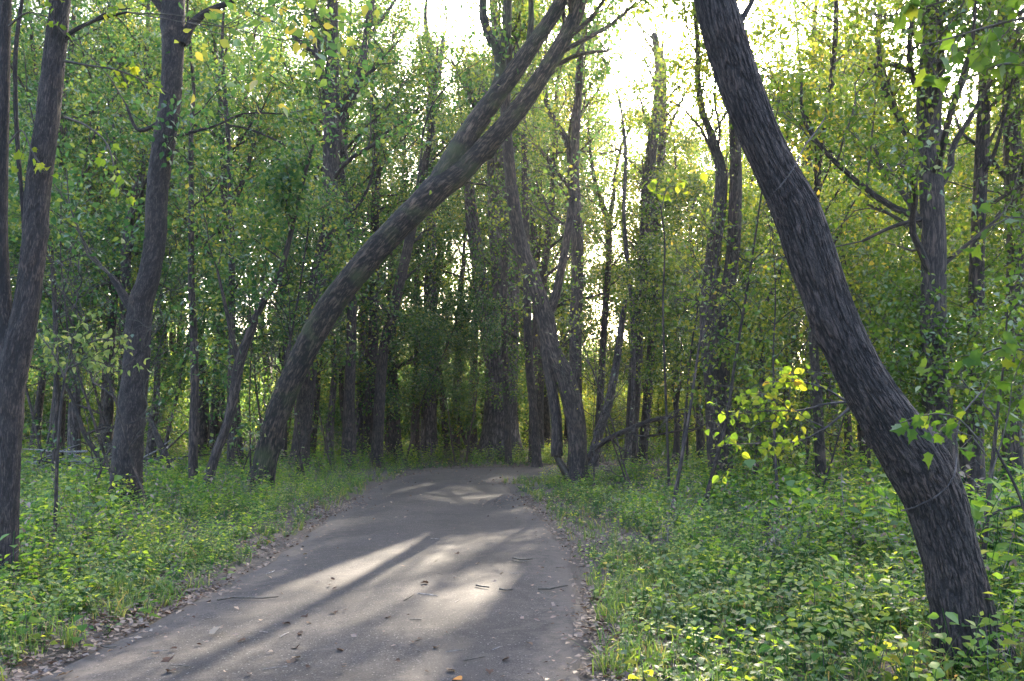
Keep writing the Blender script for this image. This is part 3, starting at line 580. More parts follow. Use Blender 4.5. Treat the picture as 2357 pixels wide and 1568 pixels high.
# ------------------------------------------------------------------ trees and saplings that fill the wood
def build_kind(name, seed, H, r0, cb, nl, L, leaf, bark, o, lean=0.06, prof=None):
    rng = rngf(seed); o = dict(dict(kids=(5, 4), leaves=30, size=0.12, spread=0.3), **o)
    c = path_from(rng, (0, 0, -0.15), (rng.normal() * lean, rng.normal() * lean, 1), H, r0, r0 * 0.12, 8, 0.06, 0.03)
    c[0, 3] *= 1.3; sp = spline(c, 0.4)
    root = thing(name, '', 'tree', (0, 0, 0))
    w = Buf(); w.tube(sp, 9, 0, 0.06, seed); cr = Buf()
    for k in range(nl):
        t = cb + (0.98 - cb) * (k + rng.random()) / nl; j = min(int(t * (len(sp) - 1)), len(sp) - 2)
        q = (t - cb) / (1 - cb); l = L * (1.0 - 0.65 * abs(q - 0.35) / 0.65) * rng.uniform(0.75, 1.25)
        a = k * 2.4 + rng.normal() * 0.4; dv = np.array([math.cos(a), math.sin(a), rng.uniform(0.1, 0.9)])
        grow(rng, w, cr, sp[j, :3], dv, l, max(sp[j, 3] * 0.45, 0.012), 0, o)
    w.obj('trunk', [bark], root); cr.obj('crown', [M_TWIG, leaf], root)
    return root
KINDS = []
for i, (H, cb, nl, L, leaf) in enumerate([(24, .28, 22, 5.0, M_LEAF), (22, .2, 24, 4.6, M_LEAF), (26, .32, 22, 5.2, M_LEAF), (23, .22, 24, 4.8, M_OLIVE), (25, .3, 22, 5.0, M_OLIVE)]):
    KINDS.append(build_kind('forest_tree', 200 + i, H, .26, cb, nl, L, leaf, M_BARK, dict(size=0.145, leaves=28, spread=0.26)))
SAPS = []
for i, (H, cb, nl, L, leaf, sz) in enumerate([(8, .34, 14, 2.2, M_LEAF, .11), (9.5, .32, 16, 2.5, M_LEAF, .12), (4, .1, 12, 1.7, M_LEAF, .10), (8.5, .32, 14, 2.2, M_OLIVE, .11), (9.5, .34, 16, 2.5, M_OLIVE, .12), (4.4, .1, 12, 1.7, M_OLIVE, .10)]):
    SAPS.append(build_kind('sapling', 300 + i, H, .05, cb, nl, L, leaf, M_BARK, dict(size=sz, leaves=25, spread=0.17, kids=(4, 3)), lean=0.12))
used = set()
def put(proto, x, y, s, rz, label, group, cat='tree'):
    if proto.name in used: o = copy_tree(proto)
    else: used.add(proto.name); o = proto
    o.location = (x, y, gz1(x, y)); o.rotation_euler = (0, 0, rz); o.scale = (s, s, s)
    o['label'] = label; o['category'] = cat; o['group'] = group
    return o
rg = rngf(77)
placed = []
EGX, EGY = np.meshgrid(np.arange(-70, 70.1, 1.0), np.arange(0, 96.1, 1.0))
EG = edge(np.column_stack([EGX.ravel(), EGY.ravel()]))[0].reshape(EGX.shape)
def ok(x, y, gap):
    if EG[int(round(min(max(y, 0), 95))), int(round(min(max(x, -69), 69) + 70))] < gap + .5: return False
    return all((x - a) ** 2 + (y - b) ** 2 > g * g for a, b, g in placed)
def az(x, y): return math.degrees(math.atan2(x, y))
n = 0
for tries in range(4000):
    d = rg.uniform(45, 76); a = rg.uniform(-36, 36); x, y = d * math.tan(math.radians(a)), d
    if not ok(x, y, 3.0) or (4 < a < 15 and d > 74): continue
    placed.append((x, y, 4.0 if d < 60 else 4.6))
    olive = a > 2
    k = rg.choice([3, 4, 3, 1] if olive else [0, 1, 2, 0, 1, 2, 3])
    el = rg.uniform(24, 30) if a < -10 else rg.uniform(20, 27) if a < 4 else rg.uniform(18, 27)
    if 4 < a < 12.0: el = rg.uniform(16, 20.5)
    elif 12 < a < 19: el = rg.uniform(17, 22)     # lower trees under the sun
    elif -10 < a < -3: el = rg.uniform(19, 26)
    s = min(max((d * math.tan(math.radians(el)) + 1.6) / 24.0, 0.6), 1.4)
    put(KINDS[k], x, y, s, rg.uniform(0, 6.28), 'forest tree among the crowded trees closing off the far side of the wood', 'trees of the distant wood'); n += 1
    if n >= 82: break
for a, d, s_ in ((17.6, 37, 1.02), (20.0, 43, 1.05), (3.6, 52, 1.0), (13.6, 58, 1.0)):
    x, y = d * math.tan(math.radians(a)), d; placed.append((x, y, 3.0)); put(KINDS[3 + (d % 2)], x, y, s_, a, 'forest tree among the crowded trees closing off the far side of the wood', 'trees of the distant wood')
# a few full trees nearer, whose crowns close the view overhead
n = 0
for tries in range(3000):
    d = rg.uniform(31, 44); a = rg.uniform(-34, 34); x, y = d * math.tan(math.radians(a)), d
    if not ok(x, y, 2.5) or 2 < a < 19 or -8 < a < 1.5: continue
    placed.append((x, y, 3.2)); k = rg.choice([3, 4] if a > 2 else [0, 1, 2])
    put(KINDS[k], x, y, rg.uniform(.82, 1.05), rg.uniform(0, 6.28), 'forest tree among the crowded trees closing off the far side of the wood', 'trees of the distant wood'); n += 1
    if n >= 20: break
for cnt, a0, a1, d0, d1 in [(64, -35, 35, 34, 54), (18, 14, 36, 17, 33), (8, -36, -15, 25, 34), (3, 3, 13, 27, 34)]:
    n = 0
    for tries in range(4000):
        d = rg.uniform(d0, d1); a = rg.uniform(a0, a1); x, y = d * math.tan(math.radians(a)), d
        if not ok(x, y, 2.0) or (d < 44 and -2.6 < a < 1.0) or (4 < a < 13 and rg.random() < .6): continue
        placed.append((x, y, 1.8 if d < 34 else 2.2))
        k = rg.choice([3, 4, 3] if a > 1 else [0, 1, 0])
        if d > 44 and rg.random() < .45: k = 5 if a > 1 else 2
        if d < 22: k = rg.choice([3, 5])
        put(SAPS[k], x, y, rg.uniform(0.8, 1.2), rg.uniform(0, 6.28), 'leafy young tree in the dense understorey of the wood', 'understorey saplings', 'sapling'); n += 1
        if n >= cnt: break

# thin, nearly bare stems of the understorey
BARE = [build_kind('bare_sapling', 340 + i, H, r0, .22, 9, 1.3, M_OLIVE, M_BARK, dict(size=.07, leaves=1, spread=.12, kids=(4, 3), wob=.28), lean=.25) for i, (H, r0) in enumerate([(4.5, .022), (6, .03), (3.6, .017), (7, .035)])]
n = 0
for tries in range(3000):
    d = rg.uniform(15, 31); a = rg.uniform(-33, 33); x, y = d * math.tan(math.radians(a)), d
    if not ok(x, y, 1.4): continue
    placed.append((x, y, 1.0)); put(BARE[rg.integers(0, 4)], x, y, rg.uniform(.75, 1.2), rg.uniform(0, 6.28), 'thin nearly bare stem standing among the thicker trunks', 'thin bare stems of the understorey', 'sapling'); n += 1
    if n >= 26: break
for pr in KINDS + SAPS + BARE:
    if pr.name not in used:
        for ch in list(pr.children): bpy.data.objects.remove(ch)
        bpy.data.objects.remove(pr)
# the far wood behind: one mass of bushes and crowns
def far_clump(seed, H, W, leaf, nl, size):
    rng = rngf(seed); b = Buf()
    b.tube(path_from(rng, (0, 0, -.2), (0, 0, 1), H * .9, .18, .05, 5, .05, .02), 5, 0)
    nb = 60; c = np.column_stack([rng.normal(size=(nb, 2)) * W * .33, rng.uniform(.05, 1, nb) * H]); c[:, :2] *= (1.1 - .7 * np.abs(c[:, 2:] / H - .4))
    i = rng.integers(0, nb, nl); pos = c[i] + rng.normal(size=(nl, 3)) * W * .11
    pos = pos[pos[:, 2] > .1]; m = len(pos); nr = rng.normal(size=(m, 3)); nr[:, 2] += .8
    b.leaves(pos, rng.normal(size=(m, 3)) - [0, 0, .4], nr, rng.uniform(.7, 1.3, m) * size, np.full(m, .65), np.clip(rng.beta(2, 3, m) + rng.normal(size=nb)[i[:m]] * .08, 0, 1), 1)
    return bpy.data.objects.new('far_clump', b.mesh('far_clump', [M_BARK, leaf]))
FARS = [far_clump(700, 20, 9, M_LEAF, 9000, .3), far_clump(701, 17, 9, M_OLIVE, 9000, .3), far_clump(702, 5, 6, M_LEAF, 5000, .17), far_clump(703, 4, 6, M_OLIVE, 5000, .17)]
# ------------------------------------------------------------------ undergrowth
SRC = []
def src(buf, name, mats):
    o = bpy.data.objects.new(name, buf.mesh(name, mats)); return o
def nettle(seed, h, mt):
    rng = rngf(seed); b = Buf()
    for s in range(rng.integers(1, 3)):
        st = path_from(rng, (rng.normal() * .03, rng.normal() * .03, -0.03), (rng.normal() * .15, rng.normal() * .15, 1), h * rng.uniform(.75, 1.1), .004, .002, 5, .08, .05)
        b.tube(st, 3, 1, cap=False); n = 7
        for i in range(n):
            t = 0.15 + 0.85 * i / (n - 1); j = min(int(t * (len(st) - 1)), len(st) - 2); f = t * (len(st) - 1) - j
            q = st[j, :3] * (1 - f) + st[j + 1, :3] * f; a = i * 1.57 + rng.normal() * .3
            for k in (0, PI):
                dv = np.array([[math.cos(a + k), math.sin(a + k), rng.uniform(-.5, .25) + (0.5 if i == n - 1 else 0)]])
                b.leaves(q[None] + dv * .012, dv, np.array([[rng.normal() * .2, rng.normal() * .2, 1]]), np.array([rng.uniform(.040, .074) * (1.15 - .55 * abs(t - .55))]) * 1.25, np.array([.62]), np.array([np.clip(rng.beta(2, 3) + .25 * t - .1, 0, 1)]), 1, 'broad')
    return src(b, 'nettle_stem', [M_TWIG, mt])
def lowleaf(seed, mt, n=9, h=.12, ls=.05):
    rng = rngf(seed); b = Buf()
    for i in range(n):
        a = rng.uniform(0, 6.28); r = rng.uniform(.01, .10); z = rng.uniform(.3, 1) * h
        q = np.array([math.cos(a) * r, math.sin(a) * r, z])
        b.tube(np.array([[q[0] * .2, q[1] * .2, -.02, .0025], [q[0] * .7, q[1] * .7, z * .7, .002], [*q, .0015]]), 3, 1, cap=False)
        dv = np.array([[math.cos(a), math.sin(a), rng.uniform(-.4, .2)]])
        b.leaves(q[None], dv, np.array([[rng.normal() * .3, rng.normal() * .3, 1]]), np.array([ls * rng.uniform(.6, 1.4)]), np.array([.8]), np.array([rng.beta(2, 2.6)]), 1, 'broad')
    return src(b, 'low_leaves', [M_TWIG, mt])
def grass(seed):
    rng = rngf(seed); b = Buf()
    for i in range(16):
        a = rng.uniform(0, 6.28); h = rng.uniform(.10, .30); w = rng.uniform(.002, .0045)
        p0 = np.array([rng.normal() * .03, rng.normal() * .03, -.01]); d = np.array([math.cos(a), math.sin(a), 0]); sd = np.array([-d[1], d[0], 0]) * w
        k1 = p0 + d * h * .15 + [0, 0, h * .55]; k2 = p0 + d * h * rng.uniform(.35, .75) + [0, 0, h * rng.uniform(.6, .95)]
        v = np.array([p0 - sd, p0 + sd, k1 - sd, k1 + sd, k2]); f = np.array([[0, 1, 3], [0, 3, 2], [2, 3, 4]]) + b.n
        b.v.append(v); b.b.append(np.zeros((5, 3))); b.r.append(np.full(5, rng.beta(2, 2))); b.t.append(f); b.tm.append(np.full(3, 1)); b.n += 5
    return src(b, 'grass_tuft', [M_TWIG, M_LOW])

def scatter(name, label, cat, pts, rot, scl, idx, sources):
    me = bpy.data.meshes.new(name); me.vertices.add(len(pts)); me.vertices.foreach_set('co', np.asarray(pts, np.float32).ravel())
    for nm, t, a in (('rot', 'FLOAT_VECTOR', rot), ('scl', 'FLOAT', scl)):
        at = me.attributes.new(nm, t, 'POINT'); at.data.foreach_set('vector' if t == 'FLOAT_VECTOR' else 'value', np.asarray(a, np.float32).ravel())
    at = me.attributes.new('idx', 'INT', 'POINT'); at.data.foreach_set('value', np.asarray(idx, np.int32))
    o = link(name, me); tag(o, label, cat, kind='stuff')
    g = bpy.data.node_groups.new(name, 'GeometryNodeTree')
    g.interface.new_socket('Geometry', in_out='INPUT', socket_type='NodeSocketGeometry'); g.interface.new_socket('Geometry', in_out='OUTPUT', socket_type='NodeSocketGeometry')
    N, L = g.nodes, g.links
    gi = N.new('NodeGroupInput'); go = N.new('NodeGroupOutput'); j = N.new('GeometryNodeJoinGeometry')
    acc = None
    for k, s in enumerate(sources):
        oi = N.new('GeometryNodeObjectInfo'); oi.inputs['Object'].default_value = s; oi.inputs['As Instance'].default_value = True
        na = N.new('GeometryNodeInputNamedAttribute'); na.data_type = 'INT'; na.inputs['Name'].default_value = 'idx'
        cmp = N.new('FunctionNodeCompare'); cmp.data_type = 'INT'; cmp.operation = 'EQUAL'; L.new(na.outputs['Attribute'], cmp.inputs[2]); cmp.inputs[3].default_value = k
        ip = N.new('GeometryNodeInstanceOnPoints'); L.new(gi.outputs[0], ip.inputs['Points']); L.new(cmp.outputs[0], ip.inputs['Selection']); L.new(oi.outputs['Geometry'], ip.inputs['Instance'])
        nr = N.new('GeometryNodeInputNamedAttribute'); nr.data_type = 'FLOAT_VECTOR'; nr.inputs['Name'].default_value = 'rot'; L.new(nr.outputs['Attribute'], ip.inputs['Rotation'])
        ns = N.new('GeometryNodeInputNamedAttribute'); ns.data_type = 'FLOAT'; ns.inputs['Name'].default_value = 'scl'; L.new(ns.outputs['Attribute'], ip.inputs['Scale'])
        L.new(ip.outputs[0], j.inputs[0])
    L.new(j.outputs[0], go.inputs[0])
    md = o.modifiers.new('scatter', 'NODES'); md.node_group = g
    return o
def wedge(rng, n, d0, d1, mar=2.0, tan=0.62):
    out = []
    while len(out) < n:
        d = math.sqrt(rng.uniform(d0 * d0, d1 * d1)); w = d * tan + mar; out.append((rng.uniform(-w, w), d))
    return np.array(out)
rg = rngf(5)
def spread(bands):
    P_ = np.concatenate([wedge(rg, n, a, b) for n, a, b in bands]); e, right = edge(P_); return P_, e, right
bn = lambda p, s, z=0: fbm(np.column_stack([p * s, np.full(len(p), z)]), 3)
def place_scatter(name, label, cat, P_, scl, nsrc, sources, tilt=.15):
    z = ground_z(P_); n = len(P_)
    scatter(name, label, cat, np.column_stack([P_, z]), np.column_stack([rg.normal(size=n) * tilt, rg.normal(size=n) * tilt, rg.uniform(0, 6.28, n)]), scl, rg.integers(0, nsrc, n), sources)

# nettles
p, e, right = spread([(3600, 3.0, 12), (9500, 12, 26), (8000, 26, 50)])
lim = np.where(right, 1.2 + 0.9 * smooth(10, 6, p[:, 1]), 0.7) + (bn(p, .8) - .5) * 1.0
keep = (e > lim) & (bn(p, .45, 4) > .36)
p, e, right = p[keep], e[keep], right[keep]
sc = (0.62 + 0.5 * smooth(0.5, 2.5, e - np.where(right, 1.3, .6))) * rg.uniform(.7, 1.25, len(p)) * np.where(right, 1.12, .9) * (1 + .35 * smooth(24, 45, p[:, 1])) * (.5 + 1.0 * bn(p, .9, 9)) * np.where(rg.random(len(p)) < .06, 1.35, 1)
NET = [nettle(400 + i, h, M_NETTLE) for i, h in enumerate((.5, .6, .45, .55, .65))]
def weed(seed, h, mt, ls, asp):
    rng = rngf(seed); b = Buf()
    for s in range(2):
        st = path_from(rng, (rng.normal() * .05, rng.normal() * .05, -0.03), (rng.normal() * .25, rng.normal() * .25, 1), h * rng.uniform(.7, 1.15), .004, .002, 5, .12, .03); b.tube(st, 3, 1, cap=False)
        for i in range(9):
            t = .2 + .8 * i / 8; j = min(int(t * (len(st) - 1)), len(st) - 2); f = t * (len(st) - 1) - j; q = st[j, :3] * (1 - f) + st[j + 1, :3] * f
            a = i * 2.4 + rng.normal() * .4; dv = np.array([[math.cos(a), math.sin(a), rng.uniform(-.6, .3)]])
            b.leaves(q[None] + dv * .03, dv, np.array([[rng.normal() * .3, rng.normal() * .3, 1]]), np.array([ls * rng.uniform(.6, 1.3)]), np.array([asp]), np.array([rng.beta(2, 2)]), 1, 'broad')
    return src(b, 'weed', [M_TWIG, mt])
def dry_stalk(seed):
    rng = rngf(seed); b = Buf()
    for s in range(3):
        st = path_from(rng, (rng.normal() * .04, rng.normal() * .04, -.02), (rng.normal() * .4, rng.normal() * .4, 1), rng.uniform(.35, .8), .003, .0012, 6, .15, -.02); b.tube(st, 3, 0, cap=False)
        leaf_points(rng, st, 5, .02, .05, b, .8, .5, 'broad', .45)
    return src(b, 'dry_stalk', [M_DEAD, M_LITTER])
NET += [weed(420, .55, M_NETTLE, .095, .8), weed(421, .65, M_LOW, .08, .7), dry_stalk(424), dry_stalk(423)]
place_scatter('nettle_undergrowth', 'waist high mass of green nettles on both banks of the path', 'undergrowth', p, sc, 9, NET)
# low leaves on the verge
p, e, right = spread([(9000, 2.5, 11), (7000, 11, 24), (2500, 24, 40)])
thr = smooth(.08, .5, e) * np.where(e > 2.2, .55, 1.0)
keep = (e > .08) & (rg.random(len(p)) < thr * (.45 + 1.2 * smooth(.3, .6, bn(p, 1.4, 2))))
p, e = p[keep], e[keep]
LOWL = [lowleaf(500, M_LOW, 9, .09, .036), lowleaf(501, M_LOW, 11, .13, .042), lowleaf(502, M_NETTLE, 8, .08, .034), lowleaf(503, M_LOW, 7, .17, .052), lowleaf(504, M_NETTLE, 10, .18, .046)]
place_scatter('ground_ivy', 'low leafy ground cover along the verges of the path', 'ground cover', p, rg.uniform(.7, 1.35, len(p)) * (.75 + .4 * smooth(.1, 1.2, e)), 5, LOWL, .25)
p, e, right = spread([(5200, 2.5, 11), (4500, 11, 30)])
keep = (e > .12) & (e < 3) & (rg.random(len(p)) < .25 + .75 * smooth(.45, .6, bn(p, .9, 6)))
p, e = p[keep], e[keep]
place_scatter('grass_tufts', 'thin grass blades growing in the verge between low leaves', 'grass', p, rg.uniform(.6, 1.2, len(p)), 3, [grass(520 + i) for i in range(3)], .2)
# dry leaves along the edges
p, e, right = spread([(70000, 2.5, 9), (70000, 9, 20), (26000, 20, 40)])
pr = np.where(e < 0, np.exp(e / np.where(p[:, 1] > 17, .30, .13)) * .40 + np.where(p[:, 1] > 23, .10, .003), np.exp(-np.maximum(e - .35, 0) / .55)) * (.6 + 1.1 * smooth(.35, .65, bn(p, 1.6, 3)))
keep = rg.random(len(p)) < np.maximum(pr, np.where(e > 0, .2, 0))
p, e = p[keep], e[keep]; n = len(p)
zz = np.where(e < 0, 0.026, ground_z(p, e)) + rg.uniform(0.012, .03, n) + np.where(e > 0, rg.uniform(0, .02, n), 0)
b = Buf(); a = rg.uniform(0, 6.28, n)
b.leaves(np.column_stack([p, zz]), np.column_stack([np.cos(a), np.sin(a), rg.normal(size=n) * .25]), np.column_stack([rg.normal(size=(n, 2)) * .35, np.ones(n)]), rg.uniform(.025, .07, n) * (1 + .5 * smooth(15, 35, p[:, 1])), rg.uniform(.45, .8, n), rg.beta(2, 2.2, n), 0, 'diamond')
tag(b.obj('dry_leaf_litter', [M_LITTER]), 'brown dry leaves drifted along both edges of the path', 'leaf litter', kind='stuff')


# ------------------------------------------------------------------ leaves that can be told apart one by one
def leaf_mesh(name, m, lobed, w=.8):
    rng = rngf(3 if lobed else 4)
    if lobed: half = [(0, 0), (.30, -.06), (.42, .16), (.50, .22), (.36, .36), (.46, .62), (.26, .60), (.13, .72), (0, 1.0)]
    else: half = [(0, 0), (.20, .05), (.36, .22), (.40, .40), (.34, .58), (.24, .74), (.10, .90), (0, 1.0)]
    r = [(x * w * 1.2, y) for x, y in half]; l = [(-x, y) for x, y in r[1:-1]][::-1]
    out = r + l; v = [(x, y, abs(x) * .35 - .22 * y * y) for x, y in out] + [(0, .42, -.03)]
    n = len(out); t = [(i, (i + 1) % n, n) for i in range(n)]
    me = bpy.data.meshes.new(name); me_fill(me, v, [np.array(t)], {'rnd': ('FLOAT', np.full(len(v), .45))}, None, False)
    me.materials.append(m); return me
M_SPRAY = leaf_mat('leaf_lit', YELLOWS, (1.9, 1.9, 0.6), gloss=.06, tmix=.6, objvar=.9)
M_PALE = leaf_mat('leaf_pale', [(0, (.10, .15, .06)), (.5, (.18, .22, .09)), (1, (.30, .30, .10))], (1.6, 1.6, .8), gloss=.06, objvar=.9)
M_BROAD = leaf_mat('leaf_broad', [(0, (.04, .10, .03)), (.5, (.09, .16, .035)), (.85, (.16, .20, .04)), (1, (.26, .24, .05))], (1.9, 1.9, .7), gloss=.06, objvar=.9)
M_DARK1 = leaf_mat('leaf_dark', [(0, (.035, .075, .02)), (.7, (.07, .12, .025)), (1, (.14, .16, .03))], (2, 2, .7), gloss=.06, objvar=.9)
LF = dict(lit=leaf_mesh('lit_leaf', M_SPRAY, False, .85), lobed=leaf_mesh('lobed_leaf', M_SPRAY, True, 1.0), pale=leaf_mesh('pale_leaf', M_PALE, False, .6), broad=leaf_mesh('broad_leaf', M_BROAD, False, .95), dark=leaf_mesh('dark_leaf', M_DARK1, True, 1.05))
def put_leaf(kind, parent, pos, d, nrm, size):
    d = unit(d); w = unit(np.cross(d, nrm)); u = np.cross(w, d)
    o = link('leaf', LF[kind], parent)
    o.matrix_basis = Matrix([[w[0] * size, d[0] * size, u[0] * size, pos[0]], [w[1] * size, d[1] * size, u[1] * size, pos[1]], [w[2] * size, d[2] * size, u[2] * size, pos[2]], [0, 0, 0, 1]])
    return o
def leafy_branch(root, base, pts, d, nl, size, kind, seed, bark=None, dd=0, spread=.06, t0=.25, twigs=3, tl=.35, face=.5):
    """a branch with side twigs and single leaves on them; survey points give its course"""
    rng = rngf(seed); c = ctrl(pts, d, dd); c[:, :3] -= base; sp = spline(c, .06)
    b = Buf(); b.tube(sp, 6, 0); lines = [sp[int(t0 * len(sp)):]]
    for k in range(twigs):
        j = int((t0 + (1 - t0) * (k + rng.random()) / max(twigs, 1)) * (len(sp) - 1)); j = min(j, len(sp) - 2)
        tw = path_from(rng, sp[j, :3], rotdir(rng, sp[j + 1, :3] - sp[j, :3], rng.uniform(.5, 1.0)), tl * rng.uniform(.6, 1.3), max(sp[j, 3] * .6, .0018), .0012, 4, .2, -.02)
        b.tube(tw, 4, 0); lines.append(tw)
    br = b.obj('branch', [bark or M_TWIG], root)
    for i in range(nl):
        ln = lines[i % len(lines)]; j = rng.integers(0, len(ln) - 1); f = rng.random(); p = ln[j, :3] * (1 - f) + ln[j + 1, :3] * f
        dv = unit(rng.normal(size=3) * .8 + np.array([0, 0, -.55])); nv = rng.normal(size=3) * .6 + np.array([0, -face, .6])
        pet = p + dv * spread * rng.uniform(.2, 1)
        put_leaf(kind, br, pet, dv, nv, size * rng.uniform(.65, 1.3))
    return br
def leafy_sapling(name, label, stem, d, branches, nl, size, kind, seed, cat='sapling', **k):
    c = ctrl(stem, d); g = gz1(c[0, 0], c[0, 1]); c = np.vstack([[*c[0, :2], g - .1, c[0, 3] * 1.15], c]) if c[0, 2] > g - .05 else c
    base = np.array([c[0, 0], c[0, 1], g]); root = thing(name, label, cat, base)
    c[:, :3] -= base; w = Buf(); w.tube(spline(c, .08), 8, 0, .06); w.obj('stem', [M_BARK], root)
    for i, b in enumerate(branches): leafy_branch(root, base, b, d, nl[i] if isinstance(nl, (list, tuple)) else nl, size, kind, seed + i, **k)
    return root
# the lit spray left of the thick trunk
leafy_sapling('sapling', 'young tree with glowing yellow green leaves left of the thick furrowed trunk',
    [(2200, 1340, 12), (2160, 1180, 12), (2100, 1070, 11), (2020, 970, 10), (1950, 925, 8)], 7.2,
    [[(1950, 925, 7), (1900, 930, 5), (1840, 945, 4), (1780, 945, 3), (1720, 950, 2), (1680, 955, 2)],
     [(1960, 935, 7), (1900, 985, 5), (1840, 1015, 4), (1770, 1020, 3), (1710, 1022, 2), (1660, 1025, 2)],
     [(1950, 925, 6), (1900, 895, 5), (1850, 880, 4), (1800, 878, 2.5), (1760, 880, 2)],
     [(1900, 985, 4), (1850, 960, 3), (1800, 920, 2), (1750, 905, 2)]], [56, 44, 40, 30], .064, 'lit', 801, tl=.30, twigs=6, t0=.40, bark=M_BARKP)
# yellow leaves of the forked tree in the upper left
for i, (pts, nl) in enumerate([([(148, 140, 8), (200, 150, 6), (265, 160, 5), (330, 185, 4), (390, 215, 3)], 15),
                               ([(150, 270, 8), (200, 290, 5), (245, 330, 4), (265, 400, 3), (268, 470, 2)], 13),
                               ([(20, 60, 6), (60, 30, 4), (110, 40, 3), (150, 80, 2)], 9),
                               ([(200, 55, 6), (255, 25, 4), (300, 20, 3)], 7), ([(20, 330, 6), (50, 300, 4), (75, 350, 3), (110, 400, 2)], 9)]):
    leafy_branch(tA, bA, pts, 9.0, int(nl * 1.3), .078, 'lobed', 820 + i, twigs=3, tl=.4)
# pale leafy sapling between the two left trees
leafy_sapling('sapling', 'pale leafy sapling between the forked border tree and the tall reddish tree',
    [(128, 1180, 9), (132, 1050, 8), (140, 940, 7), (150, 860, 6)], 11.5,
    [[(150, 860, 5), (190, 800, 4), (240, 780, 3), (290, 800, 2)], [(150, 870, 5), (120, 810, 4), (90, 770, 2)], [(150, 860, 5), (170, 780, 4), (190, 735, 2)], [(150, 850, 5), (210, 830, 3), (260, 845, 2)]], [60, 44, 46, 46], .088, 'pale', 840, tl=.45, twigs=5, t0=.2)
# leaves hanging into the upper right corner from a maple just outside
mt, msp, mb, mr = survey_tree('maple_tree', 'maple reaching big dark leaves into the upper right corner', 8.5, [(2480, 1260, 60), (2470, 1000, 54), (2475, 700, 50), (2490, 400, 46), (2480, 100, 42), (2470, -150, 36)], seed=31, ext=3, crown=None, step=.15)
for i, (pts, nl) in enumerate([([(2480, 60, 14), (2380, 40, 9), (2280, 60, 6), (2180, 90, 4), (2100, 110, 3)], 24), ([(2485, 220, 12), (2380, 150, 8), (2300, 150, 5), (2210, 190, 3)], 20),
                               ([(2475, 600, 10), (2400, 520, 7), (2340, 500, 4), (2280, 520, 3)], 14), ([(2475, 880, 10), (2390, 820, 7), (2310, 800, 5), (2230, 830, 3)], 16), ([(2470, -60, 12), (2300, -40, 8), (2150, 10, 5), (2030, 40, 3)], 24)]):
    leafy_branch(mt, mb, pts, 8.5, nl, .155, 'dark', 860 + i, twigs=4, tl=.5)
# leafy twig in front of the thick trunk
leafy_sapling('sapling', 'twiggy sapling with bluish green leaves crossing in front of the thick furrowed trunk', [(2420, 1560, 9), (2400, 1350, 8), (2350, 1150, 7), (2290, 1030, 6)], 5.3,
    [[(2260, 1020, 5), (2200, 960, 4), (2130, 955, 3), (2070, 975, 2)], [(2270, 1050, 5), (2230, 1000, 3), (2160, 1000, 2)], [(2280, 1100, 5), (2320, 960, 3), (2330, 880, 2)]], [14, 9, 8], .075, 'dark', 880, tl=.2, twigs=3, t0=.35)
leafy_sapling('sapling', 'thin sapling with a tuft of lit leaves before the snapped tree', [(1540, 1120, 7), (1532, 900, 6), (1526, 700, 5), (1530, 560, 4), (1520, 470, 3)], 19,
    [[(1522, 480, 3), (1540, 430, 2), (1590, 440, 1.5)], [(1522, 480, 3), (1510, 440, 2), (1520, 410, 1.5)]], [16, 12], .17, 'lit', 890, tl=.5, twigs=3, t0=.3)

# broad leaved plants standing in the near verge
def broad_plant(px, py, h, n, size, kind, seed, label):
    rng = rngf(seed); g = G(px, py); e = gz1(g[0], g[1]); base = np.array([g[0], g[1], e])
    root = thing('leafy_plant', label, 'plant', base, 'broad leaved plants in the near undergrowth')
    st = path_from(rng, (0, 0, -.04), (rng.normal() * .15, rng.normal() * .15, 1), h, .0045, .002, 6, .08, .05)
    b = Buf(); b.tube(st, 5, 0); b.obj('stem', [M_TWIG], root)
    for i in range(n):
        t = .3 + .7 * i / (n - 1); j = min(int(t * 6), 5); f = t * 6 - j; p = st[j, :3] * (1 - f) + st[j + 1, :3] * f
        a = i * 2.4 + rng.normal() * .3; dv = np.array([math.cos(a), math.sin(a), rng.uniform(-.35, .3)])
        put_leaf(kind, root, p + dv * .025, dv, np.array([rng.normal() * .25, rng.normal() * .25, 1]), size * rng.uniform(.7, 1.2) * (1.2 - .5 * t))
